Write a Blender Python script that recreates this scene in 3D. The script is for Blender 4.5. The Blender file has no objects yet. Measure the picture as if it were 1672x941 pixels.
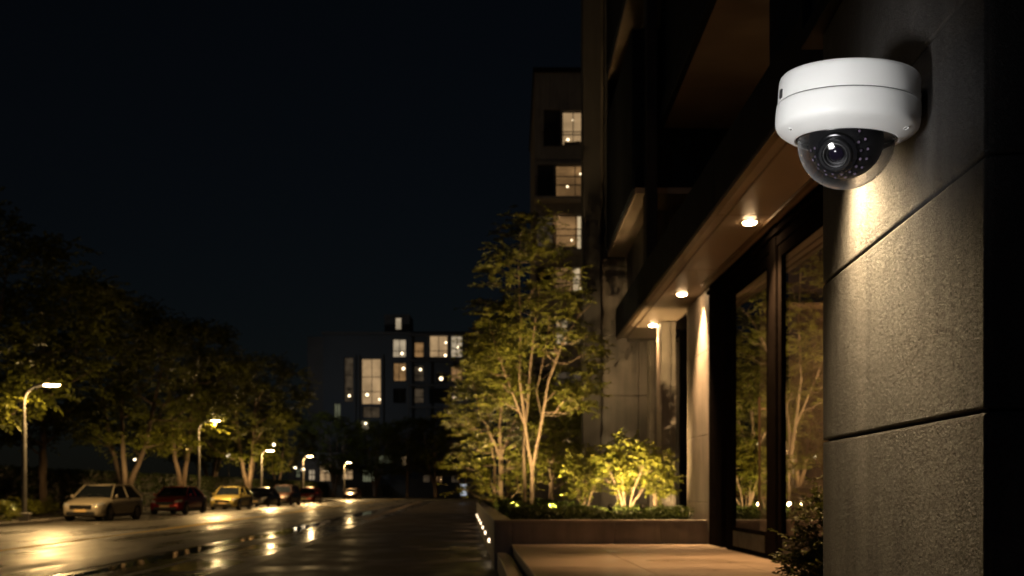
import bpy, bmesh, math, random
import numpy as np
from mathutils import Vector, Matrix

sc = bpy.context.scene
COL = sc.collection
H = 1.25          # eye height above the pavement
PI = math.pi
rad = math.radians
K = 2000 / 1400      # depth factor of the plan below (plan drawn on a 1400 unit grid, built at K)
PLAN = [True]        # True while coordinates are plan coordinates, False while an object is drawn about its own base

# ------------------------------------------------------------------ materials
def new_mat(name):
    m = bpy.data.materials.new(name); m.use_nodes = True
    nt = m.node_tree; nt.nodes.clear()
    out = nt.nodes.new('ShaderNodeOutputMaterial')
    return m, nt, out

def N(nt, kind, **kw):
    n = nt.nodes.new(kind)
    for k, v in kw.items():
        if k in n.inputs: n.inputs[k].default_value = v
        else: setattr(n, k, v)
    return n

def ramp(nt, fac, stops, interp='LINEAR'):
    r = nt.nodes.new('ShaderNodeValToRGB'); r.color_ramp.interpolation = interp
    e = r.color_ramp.elements
    while len(e) < len(stops): e.new(0.5)
    for i, (p, c) in enumerate(stops):
        e[i].position = p
        e[i].color = (c, c, c, 1) if isinstance(c, (int, float)) else (*c, 1)
    nt.links.new(fac, r.inputs[0]); return r

def coords(nt, scale=(1, 1, 1)):
    tc = nt.nodes.new('ShaderNodeTexCoord'); mp = nt.nodes.new('ShaderNodeMapping')
    mp.inputs['Scale'].default_value = scale
    nt.links.new(tc.outputs['Object'], mp.inputs['Vector']); return mp.outputs['Vector']

def mat(name, c1, c2=None, scale=3.0, rough=0.6, rough2=None, bump=0.0, bscale=40.0, metal=0.0,
        stretch=(1, 1, 1), bdist=0.01, spec=0.5, coat=0.0, detail=6, streak=0.0):
    m, nt, out = new_mat(name)
    b = N(nt, 'ShaderNodeBsdfPrincipled'); b.inputs['Metallic'].default_value = metal
    b.inputs['Specular IOR Level'].default_value = spec
    b.inputs['Coat Weight'].default_value = coat
    b.inputs['Coat Roughness'].default_value = 0.08
    nt.links.new(b.outputs[0], out.inputs[0])
    v = coords(nt, stretch)
    if c2 is None: c2 = c1
    n = N(nt, 'ShaderNodeTexNoise', Scale=scale, Detail=detail, Roughness=0.6)
    nt.links.new(v, n.inputs['Vector'])
    r = ramp(nt, n.outputs['Fac'], [(0.3, c1), (0.7, c2)])
    col = r.outputs[0]
    if streak > 0:
        v2 = coords(nt, (6, 6, 0.5)); n2 = N(nt, 'ShaderNodeTexNoise', Scale=1.5, Detail=5)
        nt.links.new(v2, n2.inputs['Vector'])
        r2 = ramp(nt, n2.outputs['Fac'], [(0.35, 1 - streak), (0.65, 1.0)])
        mx = N(nt, 'ShaderNodeMix', data_type='RGBA', blend_type='MULTIPLY'); mx.inputs[0].default_value = 1
        nt.links.new(col, mx.inputs[6]); nt.links.new(r2.outputs[0], mx.inputs[7]); col = mx.outputs[2]
    nt.links.new(col, b.inputs['Base Color'])
    if rough2 is None: rough2 = rough
    rr = ramp(nt, n.outputs['Fac'], [(0.3, rough), (0.7, rough2)])
    nt.links.new(rr.outputs[0], b.inputs['Roughness'])
    if bump > 0:
        n3 = N(nt, 'ShaderNodeTexNoise', Scale=bscale, Detail=4); nt.links.new(v, n3.inputs['Vector'])
        bp = N(nt, 'ShaderNodeBump', Strength=bump, Distance=bdist)
        nt.links.new(n3.outputs['Fac'], bp.inputs['Height']); nt.links.new(bp.outputs[0], b.inputs['Normal'])
    return m

def emit(name, color, strength, var=None, vscale=(1, 1, 1)):
    m, nt, out = new_mat(name)
    e = N(nt, 'ShaderNodeEmission', Strength=strength); e.inputs['Color'].default_value = (*color, 1)
    nt.links.new(e.outputs[0], out.inputs[0])
    if var:
        v = coords(nt, vscale); n = N(nt, 'ShaderNodeTexNoise', Scale=1.0, Detail=3); nt.links.new(v, n.inputs['Vector'])
        r = ramp(nt, n.outputs['Fac'], [(0.35, tuple(c * var for c in color)), (0.65, color)])
        nt.links.new(r.outputs[0], e.inputs['Color'])
    return m

def leaf_mat(name, c1, c2, scale=2.5, trans=0.35, spec=0.3):
    m, nt, out = new_mat(name)
    b = N(nt, 'ShaderNodeBsdfPrincipled', Roughness=0.42); b.inputs['Specular IOR Level'].default_value = spec
    t = N(nt, 'ShaderNodeBsdfTranslucent'); mx = N(nt, 'ShaderNodeMixShader'); mx.inputs[0].default_value = trans
    v = coords(nt); n = N(nt, 'ShaderNodeTexNoise', Scale=scale, Detail=8, Roughness=0.75); nt.links.new(v, n.inputs['Vector'])
    r = ramp(nt, n.outputs['Fac'], [(0.32, c1), (0.68, c2)])
    nt.links.new(r.outputs[0], b.inputs['Base Color']); nt.links.new(r.outputs[0], t.inputs['Color'])
    nt.links.new(b.outputs[0], mx.inputs[1]); nt.links.new(t.outputs[0], mx.inputs[2]); nt.links.new(mx.outputs[0], out.inputs[0])
    return m

def glass_mat(name, tint, refl_floor, ior=1.5, rough=0.0, through=1.0):
    """thin pane: fresnel reflection over a tinted see-through sheet"""
    m, nt, out = new_mat(name)
    g = N(nt, 'ShaderNodeBsdfGlossy', Roughness=rough); t = N(nt, 'ShaderNodeBsdfTransparent')
    t.inputs['Color'].default_value = (*tint, 1)
    lw = N(nt, 'ShaderNodeLayerWeight', Blend=.5); pw = N(nt, 'ShaderNodeMath', operation='POWER'); pw.inputs[1].default_value = 5.0 - (ior - 1.5)
    nt.links.new(lw.outputs['Facing'], pw.inputs[0])
    ma = N(nt, 'ShaderNodeMath', operation='MULTIPLY_ADD'); ma.inputs[1].default_value = .96 - refl_floor; ma.inputs[2].default_value = refl_floor + .04
    nt.links.new(pw.outputs[0], ma.inputs[0])
    mx = N(nt, 'ShaderNodeMixShader'); nt.links.new(ma.outputs[0], mx.inputs[0])
    nt.links.new(t.outputs[0], mx.inputs[1]); nt.links.new(g.outputs[0], mx.inputs[2]); nt.links.new(mx.outputs[0], out.inputs[0])
    return m

def pillar_mat():
    m, nt, out = new_mat('leathered_basalt')
    b = N(nt, 'ShaderNodeBsdfPrincipled'); nt.links.new(b.outputs[0], out.inputs[0])
    v = coords(nt)
    n = N(nt, 'ShaderNodeTexNoise', Scale=2.2, Detail=8, Roughness=0.6); nt.links.new(v, n.inputs['Vector'])
    v2 = coords(nt, (7, 7, 0.7)); n2 = N(nt, 'ShaderNodeTexNoise', Scale=1.6, Detail=6); nt.links.new(v2, n2.inputs['Vector'])
    r1 = ramp(nt, n.outputs['Fac'], [(0.3, (0.066, 0.060, 0.056)), (0.72, (0.120, 0.110, 0.102))])
    r2 = ramp(nt, n2.outputs['Fac'], [(0.3, 0.45), (0.7, 1.0)])
    mx = N(nt, 'ShaderNodeMix', data_type='RGBA', blend_type='MULTIPLY'); mx.inputs[0].default_value = 1
    nt.links.new(r1.outputs[0], mx.inputs[6]); nt.links.new(r2.outputs[0], mx.inputs[7])
    base_col = mx.outputs[2]
    # leathered finish: wormy ridges from distorted noise plus fine grain
    n3 = N(nt, 'ShaderNodeTexNoise', Scale=135, Detail=3, Distortion=1.6); nt.links.new(v, n3.inputs['Vector'])
    n4 = N(nt, 'ShaderNodeTexNoise', Scale=260, Detail=2); nt.links.new(v, n4.inputs['Vector'])
    ridg = ramp(nt, n3.outputs['Fac'], [(0.38, 0.0), (0.5, 1.0), (0.62, 0.1)])
    r5 = ramp(nt, n3.outputs['Fac'], [(0.36, .62), (0.5, 1.25), (0.64, .70)]); m5 = N(nt, 'ShaderNodeMix', data_type='RGBA', blend_type='MULTIPLY'); m5.inputs[0].default_value = 1
    nt.links.new(base_col, m5.inputs[6]); nt.links.new(r5.outputs[0], m5.inputs[7]); nt.links.new(m5.outputs[2], b.inputs['Base Color'])
    ad = N(nt, 'ShaderNodeMath', operation='MULTIPLY_ADD'); ad.inputs[1].default_value = 0.4
    nt.links.new(n4.outputs['Fac'], ad.inputs[0]); nt.links.new(ridg.outputs[0], ad.inputs[2])
    bp = N(nt, 'ShaderNodeBump', Strength=1.0, Distance=0.0020)
    nt.links.new(ad.outputs[0], bp.inputs['Height']); nt.links.new(bp.outputs[0], b.inputs['Normal'])
    rr = ramp(nt, n3.outputs['Fac'], [(0.3, 0.42), (0.7, 0.62)]); nt.links.new(rr.outputs[0], b.inputs['Roughness'])
    return m

def wet_mat(name, c1, c2, r_lo, r_hi, stretch=(1, 0.15, 1), bump=0.35, bscale=35, tiles=None, bdist=0.004, pud=(0.42, 0.6)):
    m, nt, out = new_mat(name)
    b = N(nt, 'ShaderNodeBsdfPrincipled'); nt.links.new(b.outputs[0], out.inputs[0])
    v = coords(nt); vs = coords(nt, stretch)
    big = N(nt, 'ShaderNodeTexNoise', Scale=0.7, Detail=5, Roughness=0.6); nt.links.new(vs, big.inputs['Vector'])
    fine = N(nt, 'ShaderNodeTexNoise', Scale=bscale, Detail=5, Roughness=0.7); nt.links.new(v, fine.inputs['Vector'])
    mid = N(nt, 'ShaderNodeTexNoise', Scale=2.2, Detail=3); nt.links.new(v, mid.inputs['Vector'])
    cr = ramp(nt, mid.outputs['Fac'], [(0.3, c1), (0.7, c2)]); col = cr.outputs[0]
    pr = ramp(nt, big.outputs['Fac'], [(pud[0], r_lo), (pud[1], r_hi)])
    nt.links.new(pr.outputs[0], b.inputs['Roughness'])
    amt = ramp(nt, big.outputs['Fac'], [(pud[0], 0.06), (pud[1], 1.0)])
    hm = N(nt, 'ShaderNodeMath', operation='MULTIPLY'); nt.links.new(fine.outputs['Fac'], hm.inputs[0]); nt.links.new(amt.outputs[0], hm.inputs[1])
    h = hm.outputs[0]
    if tiles:
        br = nt.nodes.new('ShaderNodeTexBrick')
        br.inputs['Color1'].default_value = (1, 1, 1, 1); br.inputs['Color2'].default_value = (.45, .45, .45, 1); br.inputs['Mortar'].default_value = (0, 0, 0, 1)
        br.inputs['Scale'].default_value = 1; br.inputs['Brick Width'].default_value = tiles[0]; br.inputs['Row Height'].default_value = tiles[1]
        br.inputs['Mortar Size'].default_value = 0.012; br.inputs['Mortar Smooth'].default_value = 0.3
        nt.links.new(v, br.inputs['Vector'])
        mx = N(nt, 'ShaderNodeMix', data_type='RGBA', blend_type='MULTIPLY'); mx.inputs[0].default_value = 0.75
        nt.links.new(col, mx.inputs[6]); nt.links.new(br.outputs['Color'], mx.inputs[7]); col = mx.outputs[2]
        iv = N(nt, 'ShaderNodeMath', operation='MULTIPLY_ADD'); iv.inputs[1].default_value = -1.5
        nt.links.new(br.outputs['Fac'], iv.inputs[0]); nt.links.new(h, iv.inputs[2]); h = iv.outputs[0]
    nt.links.new(col, b.inputs['Base Color'])
    bp = N(nt, 'ShaderNodeBump', Strength=bump, Distance=bdist); nt.links.new(h, bp.inputs['Height']); nt.links.new(bp.outputs[0], b.inputs['Normal'])
    return m

M = {}
M['pillar'] = pillar_mat()
M['stone'] = mat('facade_stone', (0.17, 0.14, 0.11), (0.30, 0.25, 0.20), 1.6, 0.55, 0.7, 0.25, 60, streak=0.35)
M['column'] = mat('column_cladding', (0.028, 0.024, 0.021), (0.048, 0.040, 0.034), 0.8, 0.8, streak=0.3)
M['stone_dark'] = mat('dark_stone', (0.07, 0.06, 0.05), (0.15, 0.12, 0.10), 1.1, 0.5, 0.7, 0.2, 50, streak=0.4)
M['planter'] = mat('planter_stone', (0.19, 0.16, 0.13), (0.30, 0.25, 0.21), 2.0, 0.5, 0.65, 0.25, 90, streak=0.2)
M['coping'] = mat('coping_stone', (0.22, 0.18, 0.14), (0.34, 0.28, 0.23), 2.0, 0.3, 0.5, 0.2, 90)
M['paving_warm'] = mat('platform_limestone', (0.22, 0.165, 0.115), (0.44, 0.34, 0.245), 1.1, 0.26, 0.5, 0.2, 30, stretch=(1, 1.6, 1))
M['joint'] = mat('joint_mortar', (0.012, 0.012, 0.012), rough=0.9)
M['metal'] = mat('bronze_black_metal', (0.008, 0.0065, 0.0055), (0.013, 0.0105, 0.009), 4, 0.34, 0.5, spec=0.12)
M['frame'] = mat('matt_black_frame', (0.006, 0.005, 0.0045), (0.010, 0.008, 0.007), 4, 0.7, 0.85, spec=0.0)
M['metal_blue'] = mat('slate_coated_metal', (0.011, 0.013, 0.017), (0.017, 0.020, 0.026), 2, 0.6, 0.72, spec=0.06)
M['bronze'] = mat('bronze_trim', (0.11, 0.07, 0.04), (0.16, 0.10, 0.055), 6, 0.35, 0.5, metal=0.6)
M['soffit'] = mat('soffit_panel', (0.25, 0.185, 0.13), (0.38, 0.29, 0.21), 1.2, 0.32, 0.5, 0.08, 20)
M['glass'] = glass_mat('lobby_glass', (0.50, 0.46, 0.42), 0.50)
M['dark_glass'] = mat('dark_window_glass', (0.006, 0.008, 0.011), rough=0.06)
M['white'] = mat('white_housing', (0.78, 0.78, 0.77), (0.81, 0.81, 0.80), 8, 0.42, 0.46)
M['seam'] = mat('seam_rubber', (0.03, 0.03, 0.03), rough=0.7)
M['black'] = mat('black_plastic', (0.012, 0.012, 0.013), (0.018, 0.018, 0.02), 20, 0.3, 0.4)
M['gloss_black'] = mat('black_gloss', (0.008, 0.008, 0.01), rough=0.12)
M['lens'] = mat('coated_lens', (0.01, 0.006, 0.02), rough=0.10, spec=0.5, coat=0.3)
M['led'] = emit('infrared_led_lens', (0.80, 0.62, 0.86), 0.26, .12, (90, 90, 90))
def bubble_mat():
    m, nt, out = new_mat('polycarbonate_dome')
    g = N(nt, 'ShaderNodeBsdfGlossy', Roughness=.07); t = N(nt, 'ShaderNodeBsdfTransparent'); t.inputs['Color'].default_value = (.70, .70, .72, 1)
    d = N(nt, 'ShaderNodeBsdfDiffuse'); d.inputs['Color'].default_value = (.75, .75, .76, 1)
    lw = N(nt, 'ShaderNodeLayerWeight', Blend=.5); f0 = N(nt, 'ShaderNodeMath', operation='POWER'); f0.inputs[1].default_value = 5; nt.links.new(lw.outputs['Facing'], f0.inputs[0])
    f = N(nt, 'ShaderNodeMath', operation='MULTIPLY_ADD'); f.inputs[1].default_value = .95; f.inputs[2].default_value = .05; nt.links.new(f0.outputs[0], f.inputs[0])
    p = N(nt, 'ShaderNodeMath', operation='POWER'); p.inputs[1].default_value = 4.2; nt.links.new(lw.outputs['Facing'], p.inputs[0])
    q = N(nt, 'ShaderNodeMath', operation='MULTIPLY_ADD'); q.inputs[1].default_value = .75; q.inputs[2].default_value = .003; nt.links.new(p.outputs[0], q.inputs[0])
    m1 = N(nt, 'ShaderNodeMixShader'); nt.links.new(q.outputs[0], m1.inputs[0]); nt.links.new(t.outputs[0], m1.inputs[1]); nt.links.new(d.outputs[0], m1.inputs[2])
    m2 = N(nt, 'ShaderNodeMixShader'); nt.links.new(f.outputs[0], m2.inputs[0]); nt.links.new(m1.outputs[0], m2.inputs[1]); nt.links.new(g.outputs[0], m2.inputs[2])
    nt.links.new(m2.outputs[0], out.inputs[0]); return m
M['bubble'] = bubble_mat()
M['screw'] = mat('screw_steel', (0.35, 0.35, 0.35), rough=0.35, metal=0.8)
M['asphalt'] = wet_mat('wet_asphalt', (0.042, 0.039, 0.034), (0.085, 0.078, 0.066), 0.27, 0.56, bump=0.8, bscale=70, bdist=0.006)
M['pave'] = wet_mat('wet_paving', (0.035, 0.028, 0.022), (0.075, 0.06, 0.048), 0.12, 0.30, stretch=(1, 0.4, 1), bump=0.35, bscale=28, tiles=(1.3, 0.65), pud=(0.40, 0.56))
M['pave_dry'] = wet_mat('damp_forecourt_paving', (0.050, 0.037, 0.027), (0.11, 0.082, 0.060), 0.30, 0.55, stretch=(1, 0.6, 1), bump=0.5, bscale=24, tiles=(1.3, 0.93), pud=(0.36, 0.56))
M['pave_left'] = wet_mat('damp_pavement', (0.05, 0.045, 0.04), (0.09, 0.08, 0.07), 0.25, 0.5, bump=0.4, bscale=30, tiles=(0.6, 0.4))
M['band_light_patch'] = mat('pale_band_and_light_patch', (0.20, 0.15, 0.11), (0.36, 0.27, 0.19), 3, 0.3, 0.5, 0.3, 50)  # for the pale paving band, and for planter light painted as patches
M['kerb'] = mat('kerb_stone', (0.09, 0.08, 0.07), (0.16, 0.14, 0.12), 3, 0.3, 0.55, 0.3, 40)
M['yellow'] = mat('yellow_road_paint', (0.62, 0.40, 0.035), (0.80, 0.54, 0.07), 6, 0.6, 0.75, 0.3, 60, spec=0.2)
M['soil'] = mat('soil', (0.02, 0.015, 0.01), (0.04, 0.03, 0.02), 8, 0.9, bump=0.8, bscale=20, bdist=0.03)
M['earth'] = mat('dark_ground', (0.015, 0.016, 0.012), (0.03, 0.03, 0.022), 0.3, 0.9, bump=0.5, bscale=4)
M['bark'] = mat('pale_bark', (0.13, 0.09, 0.055), (0.25, 0.18, 0.11), 5, 0.75, 0.9, 0.7, 40, stretch=(3, 3, 0.6), bdist=0.01)
M['bark_dark'] = mat('street_tree_bark', (0.09, 0.06, 0.04), (0.17, 0.12, 0.08), 3, 0.85, 0.9, 0.7, 18, stretch=(3, 3, 0.5), bdist=0.03)
M['leaf'] = leaf_mat('garden_leaf', (0.055, 0.068, 0.008), (0.19, 0.185, 0.026), 5)
M['leaf_shrub'] = leaf_mat('shrub_leaf', (0.06, 0.075, 0.010), (0.22, 0.215, 0.032), 7)
M['leaf_low'] = leaf_mat('ground_cover_leaf', (0.02, 0.032, 0.006), (0.06, 0.075, 0.014), 9)
M['leaf_box'] = leaf_mat('boxwood_leaf', (0.03, 0.045, 0.010), (0.13, 0.145, 0.03), 22, 0.3)
M['leaf_far'] = leaf_mat('street_tree_leaf', (0.045, 0.055, 0.008), (0.15, 0.155, 0.022), 0.9, 0.45, 0.15)
M['hedge'] = leaf_mat('hedge_leaf', (0.015, 0.025, 0.006), (0.045, 0.06, 0.014), 1.5)
M['galv'] = mat('galvanised_pole', (0.12, 0.115, 0.11), (0.18, 0.17, 0.16), 4, 0.4, 0.55, metal=0.5)
M['box_grey'] = mat('cabinet_grey', (0.30, 0.29, 0.27), (0.38, 0.37, 0.34), 4, 0.5)
M['tyre'] = mat('tyre_rubber', (0.012, 0.012, 0.012), rough=0.75)
M['rim'] = mat('wheel_alloy', (0.35, 0.35, 0.36), rough=0.3, metal=0.9)
M['plate'] = mat('number_plate', (0.55, 0.38, 0.16), (0.6, 0.42, 0.2), 5, 0.4)
M['headlamp'] = mat('headlamp_glass', (0.5, 0.5, 0.48), (0.6, 0.6, 0.58), 20, 0.08, metal=0.5)
M['chrome'] = mat('chrome', (0.6, 0.6, 0.6), rough=0.12, metal=1.0)
M['render_wall'] = mat('tower_render', (0.14, 0.12, 0.095), (0.20, 0.17, 0.135), 0.5, 0.8, bump=0.2, bscale=8, streak=0.25)
M['far_wall'] = mat('far_block_cladding', (0.045, 0.05, 0.055), (0.075, 0.08, 0.085), 0.15, 0.6, 0.8)
M['far_wall_brown'] = mat('far_block_brown', (0.055, 0.05, 0.045), (0.09, 0.08, 0.07), 0.2, 0.7)
M['e_down'] = emit('downlight_glow', (1.0, 0.80, 0.55), 18)
M['e_lens'] = emit('downlight_lens_glow', (1.0, 0.64, 0.32), 90)
M['e_wall'] = emit('step_light_glow', (1.0, 0.74, 0.48), 5)
M['e_street'] = emit('street_lamp_glow', (1.0, 0.70, 0.34), 60)
M['e_street2'] = emit('far_lamp_glow', (1.0, 0.80, 0.50), 7)
M['e_cove'] = emit('cove_glow', (1.0, 0.62, 0.28), 4)
M['e_garden'] = emit('garden_spot_glow', (1.0, 0.72, 0.32), 22)
M['e_bulb'] = emit('room_bulb', (1.0, 0.78, 0.48), 5)
M['room'] = emit('lit_room', (0.66, 0.36, 0.14), 0.50, 0.45, (0.6, 0.6, 0.6))
M['room_bright'] = emit('bright_room', (0.86, 0.56, 0.28), 0.62, 0.6, (0.4, 0.4, 0.5))
M['room_dim'] = emit('dim_room', (0.50, 0.36, 0.22), 0.13, 0.3, (0.5, 0.5, 0.7))
M['room_green'] = emit('greenish_room', (0.45, 0.46, 0.28), 0.32, 0.4, (0.5, 0.5, 0.5))
M['room_white'] = emit('white_lit_room', (0.88, 0.70, 0.46), 0.62, 0.6, (0.4, 0.4, 0.5))
M['curtain'] = emit('backlit_curtain', (0.95, 0.72, 0.42), 0.7, 0.7, (4, 4, 0.1))
M['sofa'] = mat('room_furniture', (0.03, 0.025, 0.02), rough=0.8)

# ------------------------------------------------------------------ mesh builder
class MB:
    def __init__(s): s.v = []; s.f = []; s.mi = []
    def add(s, vs, fs, mi=0):
        o = len(s.v); k = K if PLAN[0] else 1.0; s.v += [(p[0], p[1] * k, p[2]) for p in vs]; s.f += [tuple(o + i for i in f) for f in fs]; s.mi += [mi] * len(fs); return s
    def box(s, x0, x1, y0, y1, z0, z1, mi=0):
        return s.prism([(x0, y0), (x1, y0), (x1, y1), (x0, y1)], z0, z1, mi)
    def prism(s, pts, z0, z1, mi=0):
        n = len(pts)
        vs = [(x, y, z0) for x, y in pts] + [(x, y, z1) for x, y in pts]
        fs = [tuple(range(n - 1, -1, -1)), tuple(range(n, 2 * n))] + [(i, (i + 1) % n, n + (i + 1) % n, n + i) for i in range(n)]
        return s.add(vs, fs, mi)
    def slab(s, o, u, v, w, a0, a1, b0, b1, c0, c1, mi=0):
        """box in the frame o + a*u + b*v + c*w"""
        o, u, v, w = Vector(o), Vector(u), Vector(v), Vector(w)
        P = lambda a, b, c: o + u * a + v * b + w * c
        vs = [P(a0, b0, c0), P(a1, b0, c0), P(a1, b1, c0), P(a0, b1, c0), P(a0, b0, c1), P(a1, b0, c1), P(a1, b1, c1), P(a0, b1, c1)]
        return s.add(vs, [(3, 2, 1, 0), (4, 5, 6, 7), (0, 1, 5, 4), (1, 2, 6, 5), (2, 3, 7, 6), (3, 0, 4, 7)], mi)
    def tube(s, pts, radii, n=8, mi=0, cap=True):
        pts = [Vector(p) for p in pts]
        if isinstance(radii, (int, float)): radii = [radii] * len(pts)
        rings = []; up = None
        for i, p in enumerate(pts):
            d = (pts[min(i + 1, len(pts) - 1)] - pts[max(i - 1, 0)])
            d = d.normalized() if d.length > 1e-9 else Vector((0, 0, 1))
            if up is None: up = Vector((1, 0, 0)) if abs(d.x) < 0.8 else Vector((0, 1, 0))
            a = (up - d * up.dot(d)).normalized(); b = d.cross(a); up = a
            rings.append([p + (a * math.cos(2 * PI * k / n) + b * math.sin(2 * PI * k / n)) * radii[i] for k in range(n)])
        vs = [q for r in rings for q in r]; fs = []
        for i in range(len(rings) - 1):
            for k in range(n):
                fs.append((i * n + k, i * n + (k + 1) % n, (i + 1) * n + (k + 1) % n, (i + 1) * n + k))
        if cap: fs += [tuple(range(n - 1, -1, -1)), tuple((len(rings) - 1) * n + k for k in range(n))]
        return s.add(vs, fs, mi)
    def lathe(s, prof, n=48, c=(0, 0, 0), axis=None, mi=0, rs=1.0):
        prof = [(r * rs, h) for r, h in prof]; return s._lathe(prof, n, c, axis, mi)
    def _lathe(s, prof, n, c, axis, mi):
        """prof: (r, h) pairs turned about axis through c"""
        ax = Vector(axis or (0, 0, 1)).normalized(); c = Vector(c)
        t = Vector((1, 0, 0)) if abs(ax.x) < 0.8 else Vector((0, 1, 0))
        a = (t - ax * t.dot(ax)).normalized(); b = ax.cross(a)
        vs = []; fs = []; rows = []
        for r, h in prof:
            if r < 1e-6: rows.append([len(vs)]); vs.append(c + ax * h)
            else:
                rows.append(list(range(len(vs), len(vs) + n)))
                vs += [c + ax * h + (a * math.cos(2 * PI * k / n) + b * math.sin(2 * PI * k / n)) * r for k in range(n)]
        for A, B in zip(rows, rows[1:]):
            for k in range(n):
                k2 = (k + 1) % n
                if len(A) == 1 and len(B) == 1: continue
                if len(A) == 1: fs.append((A[0], B[k2], B[k]))
                elif len(B) == 1: fs.append((A[k], A[k2], B[0]))
                else: fs.append((A[k], A[k2], B[k2], B[k]))
        return s.add(vs, fs, mi)
    def build(s, name, mats, parent=None, smooth=False, bevel=0.0, angle=40, seg=2):
        me = bpy.data.meshes.new(name); me.from_pydata(s.v, [], s.f); me.update()
        if not isinstance(mats, (list, tuple)): mats = [mats]
        for m in mats: me.materials.append(M[m] if isinstance(m, str) else m)
        if len(mats) > 1: me.polygons.foreach_set('material_index', s.mi)
        bm = bmesh.new(); bm.from_mesh(me); bmesh.ops.recalc_face_normals(bm, faces=bm.faces); bm.to_mesh(me); bm.free()
        o = bpy.data.objects.new(name, me); COL.objects.link(o)
        if smooth:
            me.polygons.foreach_set('use_smooth', [True] * len(me.polygons))
            me.set_sharp_from_angle(angle=rad(angle))
        if bevel > 0:
            md = o.modifiers.new('bevel', 'BEVEL'); md.width = bevel; md.segments = seg; md.limit_method = 'ANGLE'; md.angle_limit = rad(35)
        if parent: o.parent = parent
        return o

def tag(o, label=None, cat=None, group=None, kind=None):
    if label: o['label'] = label
    if cat: o['category'] = cat
    if group: o['group'] = group
    if kind: o['kind'] = kind
    return o
def thing(name, loc, label, cat, group=None, rz=0):
    o = bpy.data.objects.new(name, None); COL.objects.link(o); o.location = (loc[0], loc[1] * K, loc[2]); o.rotation_euler = (0, 0, rz)
    o.empty_display_size = 0.2
    return tag(o, label, cat, group)
def light(name, kind, loc, power, color, parent=None, target=None, size=0.05, cone=None, blend=0.5, **kw):
    l = bpy.data.lights.new(name, kind); l.energy = power; l.color = color
    if kind == 'SPOT': l.spot_size = rad(cone or 90); l.spot_blend = blend; l.shadow_soft_size = size
    elif kind == 'POINT': l.shadow_soft_size = size
    elif kind == 'AREA': l.size = size
    for k, v in kw.items(): setattr(l, k, v)
    o = bpy.data.objects.new(name, l); COL.objects.link(o)
    if PLAN[0]:
        loc = (loc[0], loc[1] * K, loc[2]); target = target if target is None else (target[0], target[1] * K, target[2])
    o.location = loc
    if target is not None:
        o.rotation_euler = (Vector(target) - Vector(loc)).to_track_quat('-Z', 'Y').to_euler()
    if parent: o.parent = parent
    return o
def copy_tree(o, parent=None):
    c = o.copy(); COL.objects.link(c); c.parent = parent
    for ch in list(o.children): copy_tree(ch, c)
    return c
WARM = (1.0, 0.58, 0.26); WARM2 = (1.0, 0.66, 0.34)

# street frame: everything along the road runs with slope -0.049
SX = -0.049
def S(t, y): return (t + SX * y, y)
ROT = math.atan(-SX / K)
def FX(y, off=0.0): return 3.40 - 0.0257 * y + off      # entrance facade plane

# ------------------------------------------------------------------ world and camera
w = bpy.data.worlds.new('World'); sc.world = w; w.use_nodes = True
nt = w.node_tree; nt.nodes.clear()
sky = nt.nodes.new('ShaderNodeTexSky'); sky.sky_type = 'NISHITA'; sky.sun_disc = False
sky.sun_elevation = rad(22.0); sky.sun_rotation = rad(200); sky.air_density = 1.0; sky.dust_density = 0.6; sky.ozone_density = 2.0
hs_ = nt.nodes.new('ShaderNodeHueSaturation'); hs_.inputs['Saturation'].default_value = .9; nt.links.new(sky.outputs[0], hs_.inputs['Color'])
bg = nt.nodes.new('ShaderNodeBackground'); bg.inputs['Strength'].default_value = 0.00068
wo = nt.nodes.new('ShaderNodeOutputWorld'); nt.links.new(hs_.outputs[0], bg.inputs[0]); nt.links.new(bg.outputs[0], wo.inputs[0])

cd = bpy.data.cameras.new('Camera'); cam = bpy.data.objects.new('Camera', cd); COL.objects.link(cam)
cam.location = (0, 0, H); cam.rotation_euler = (PI / 2, 0, 0)
cd.sensor_width = 36; cd.lens = 36 * 1400 * K / 1672; cd.shift_y = 330 / 1672
cd.clip_start = 0.05; cd.clip_end = 3000
cd.dof.use_dof = True; cd.dof.focus_distance = 2.75; cd.dof.aperture_fstop = 7.0; cd.dof.aperture_blades = 0
sc.camera = cam

# ------------------------------------------------------------------ ground, road, pavements
def strip(name, t0, t1, y0, y1, z0, z1, m, segs=None, bevel=0.0):
    mb = MB(); a, b, c, d = S(t0, y0), S(t1, y0), S(t1, y1), S(t0, y1)
    mb.prism([a, b, c, d], z0, z1); o = mb.build(name, m, bevel=bevel); return tag(o, kind='structure')
def sheet(name, pts, z, m):
    mb = MB(); mb.add([(x, y, z) for x, y in pts], [tuple(range(len(pts)))]); return tag(mb.build(name, m), kind='structure')

sheet('ground', [(-900, -60), (900, -60), (900, 1600), (-900, 1600)], -0.16, 'earth')
sheet('road', [S(-18.2, -10), S(-6.75, -10), S(-6.75, 420), S(-18.2, 420)], -0.12, 'asphalt')
strip('kerb', -17.75, -17.45, -10, 35.8, -0.16, 0.012, 'kerb', bevel=0.015)
strip('kerb', -18.10, -17.755, 35.59, 35.8, -0.16, 0.012, 'kerb', bevel=0.015)
strip('kerb', -18.42, -18.12, 35.59, 420, -0.16, 0.012, 'kerb', bevel=0.015)
strip('pavement', -18.43, -17.755, -10, 35.585, -0.16, 0.004, 'pave_left')
strip('kerb', -6.75, -6.50, -10, 100, -0.16, 0.004, 'kerb', bevel=0.015)
sheet('pavement', [S(-24, -10), S(-18.425, -10), S(-18.425, 420), S(-24, 420)], 0.0, 'pave_left')
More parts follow.
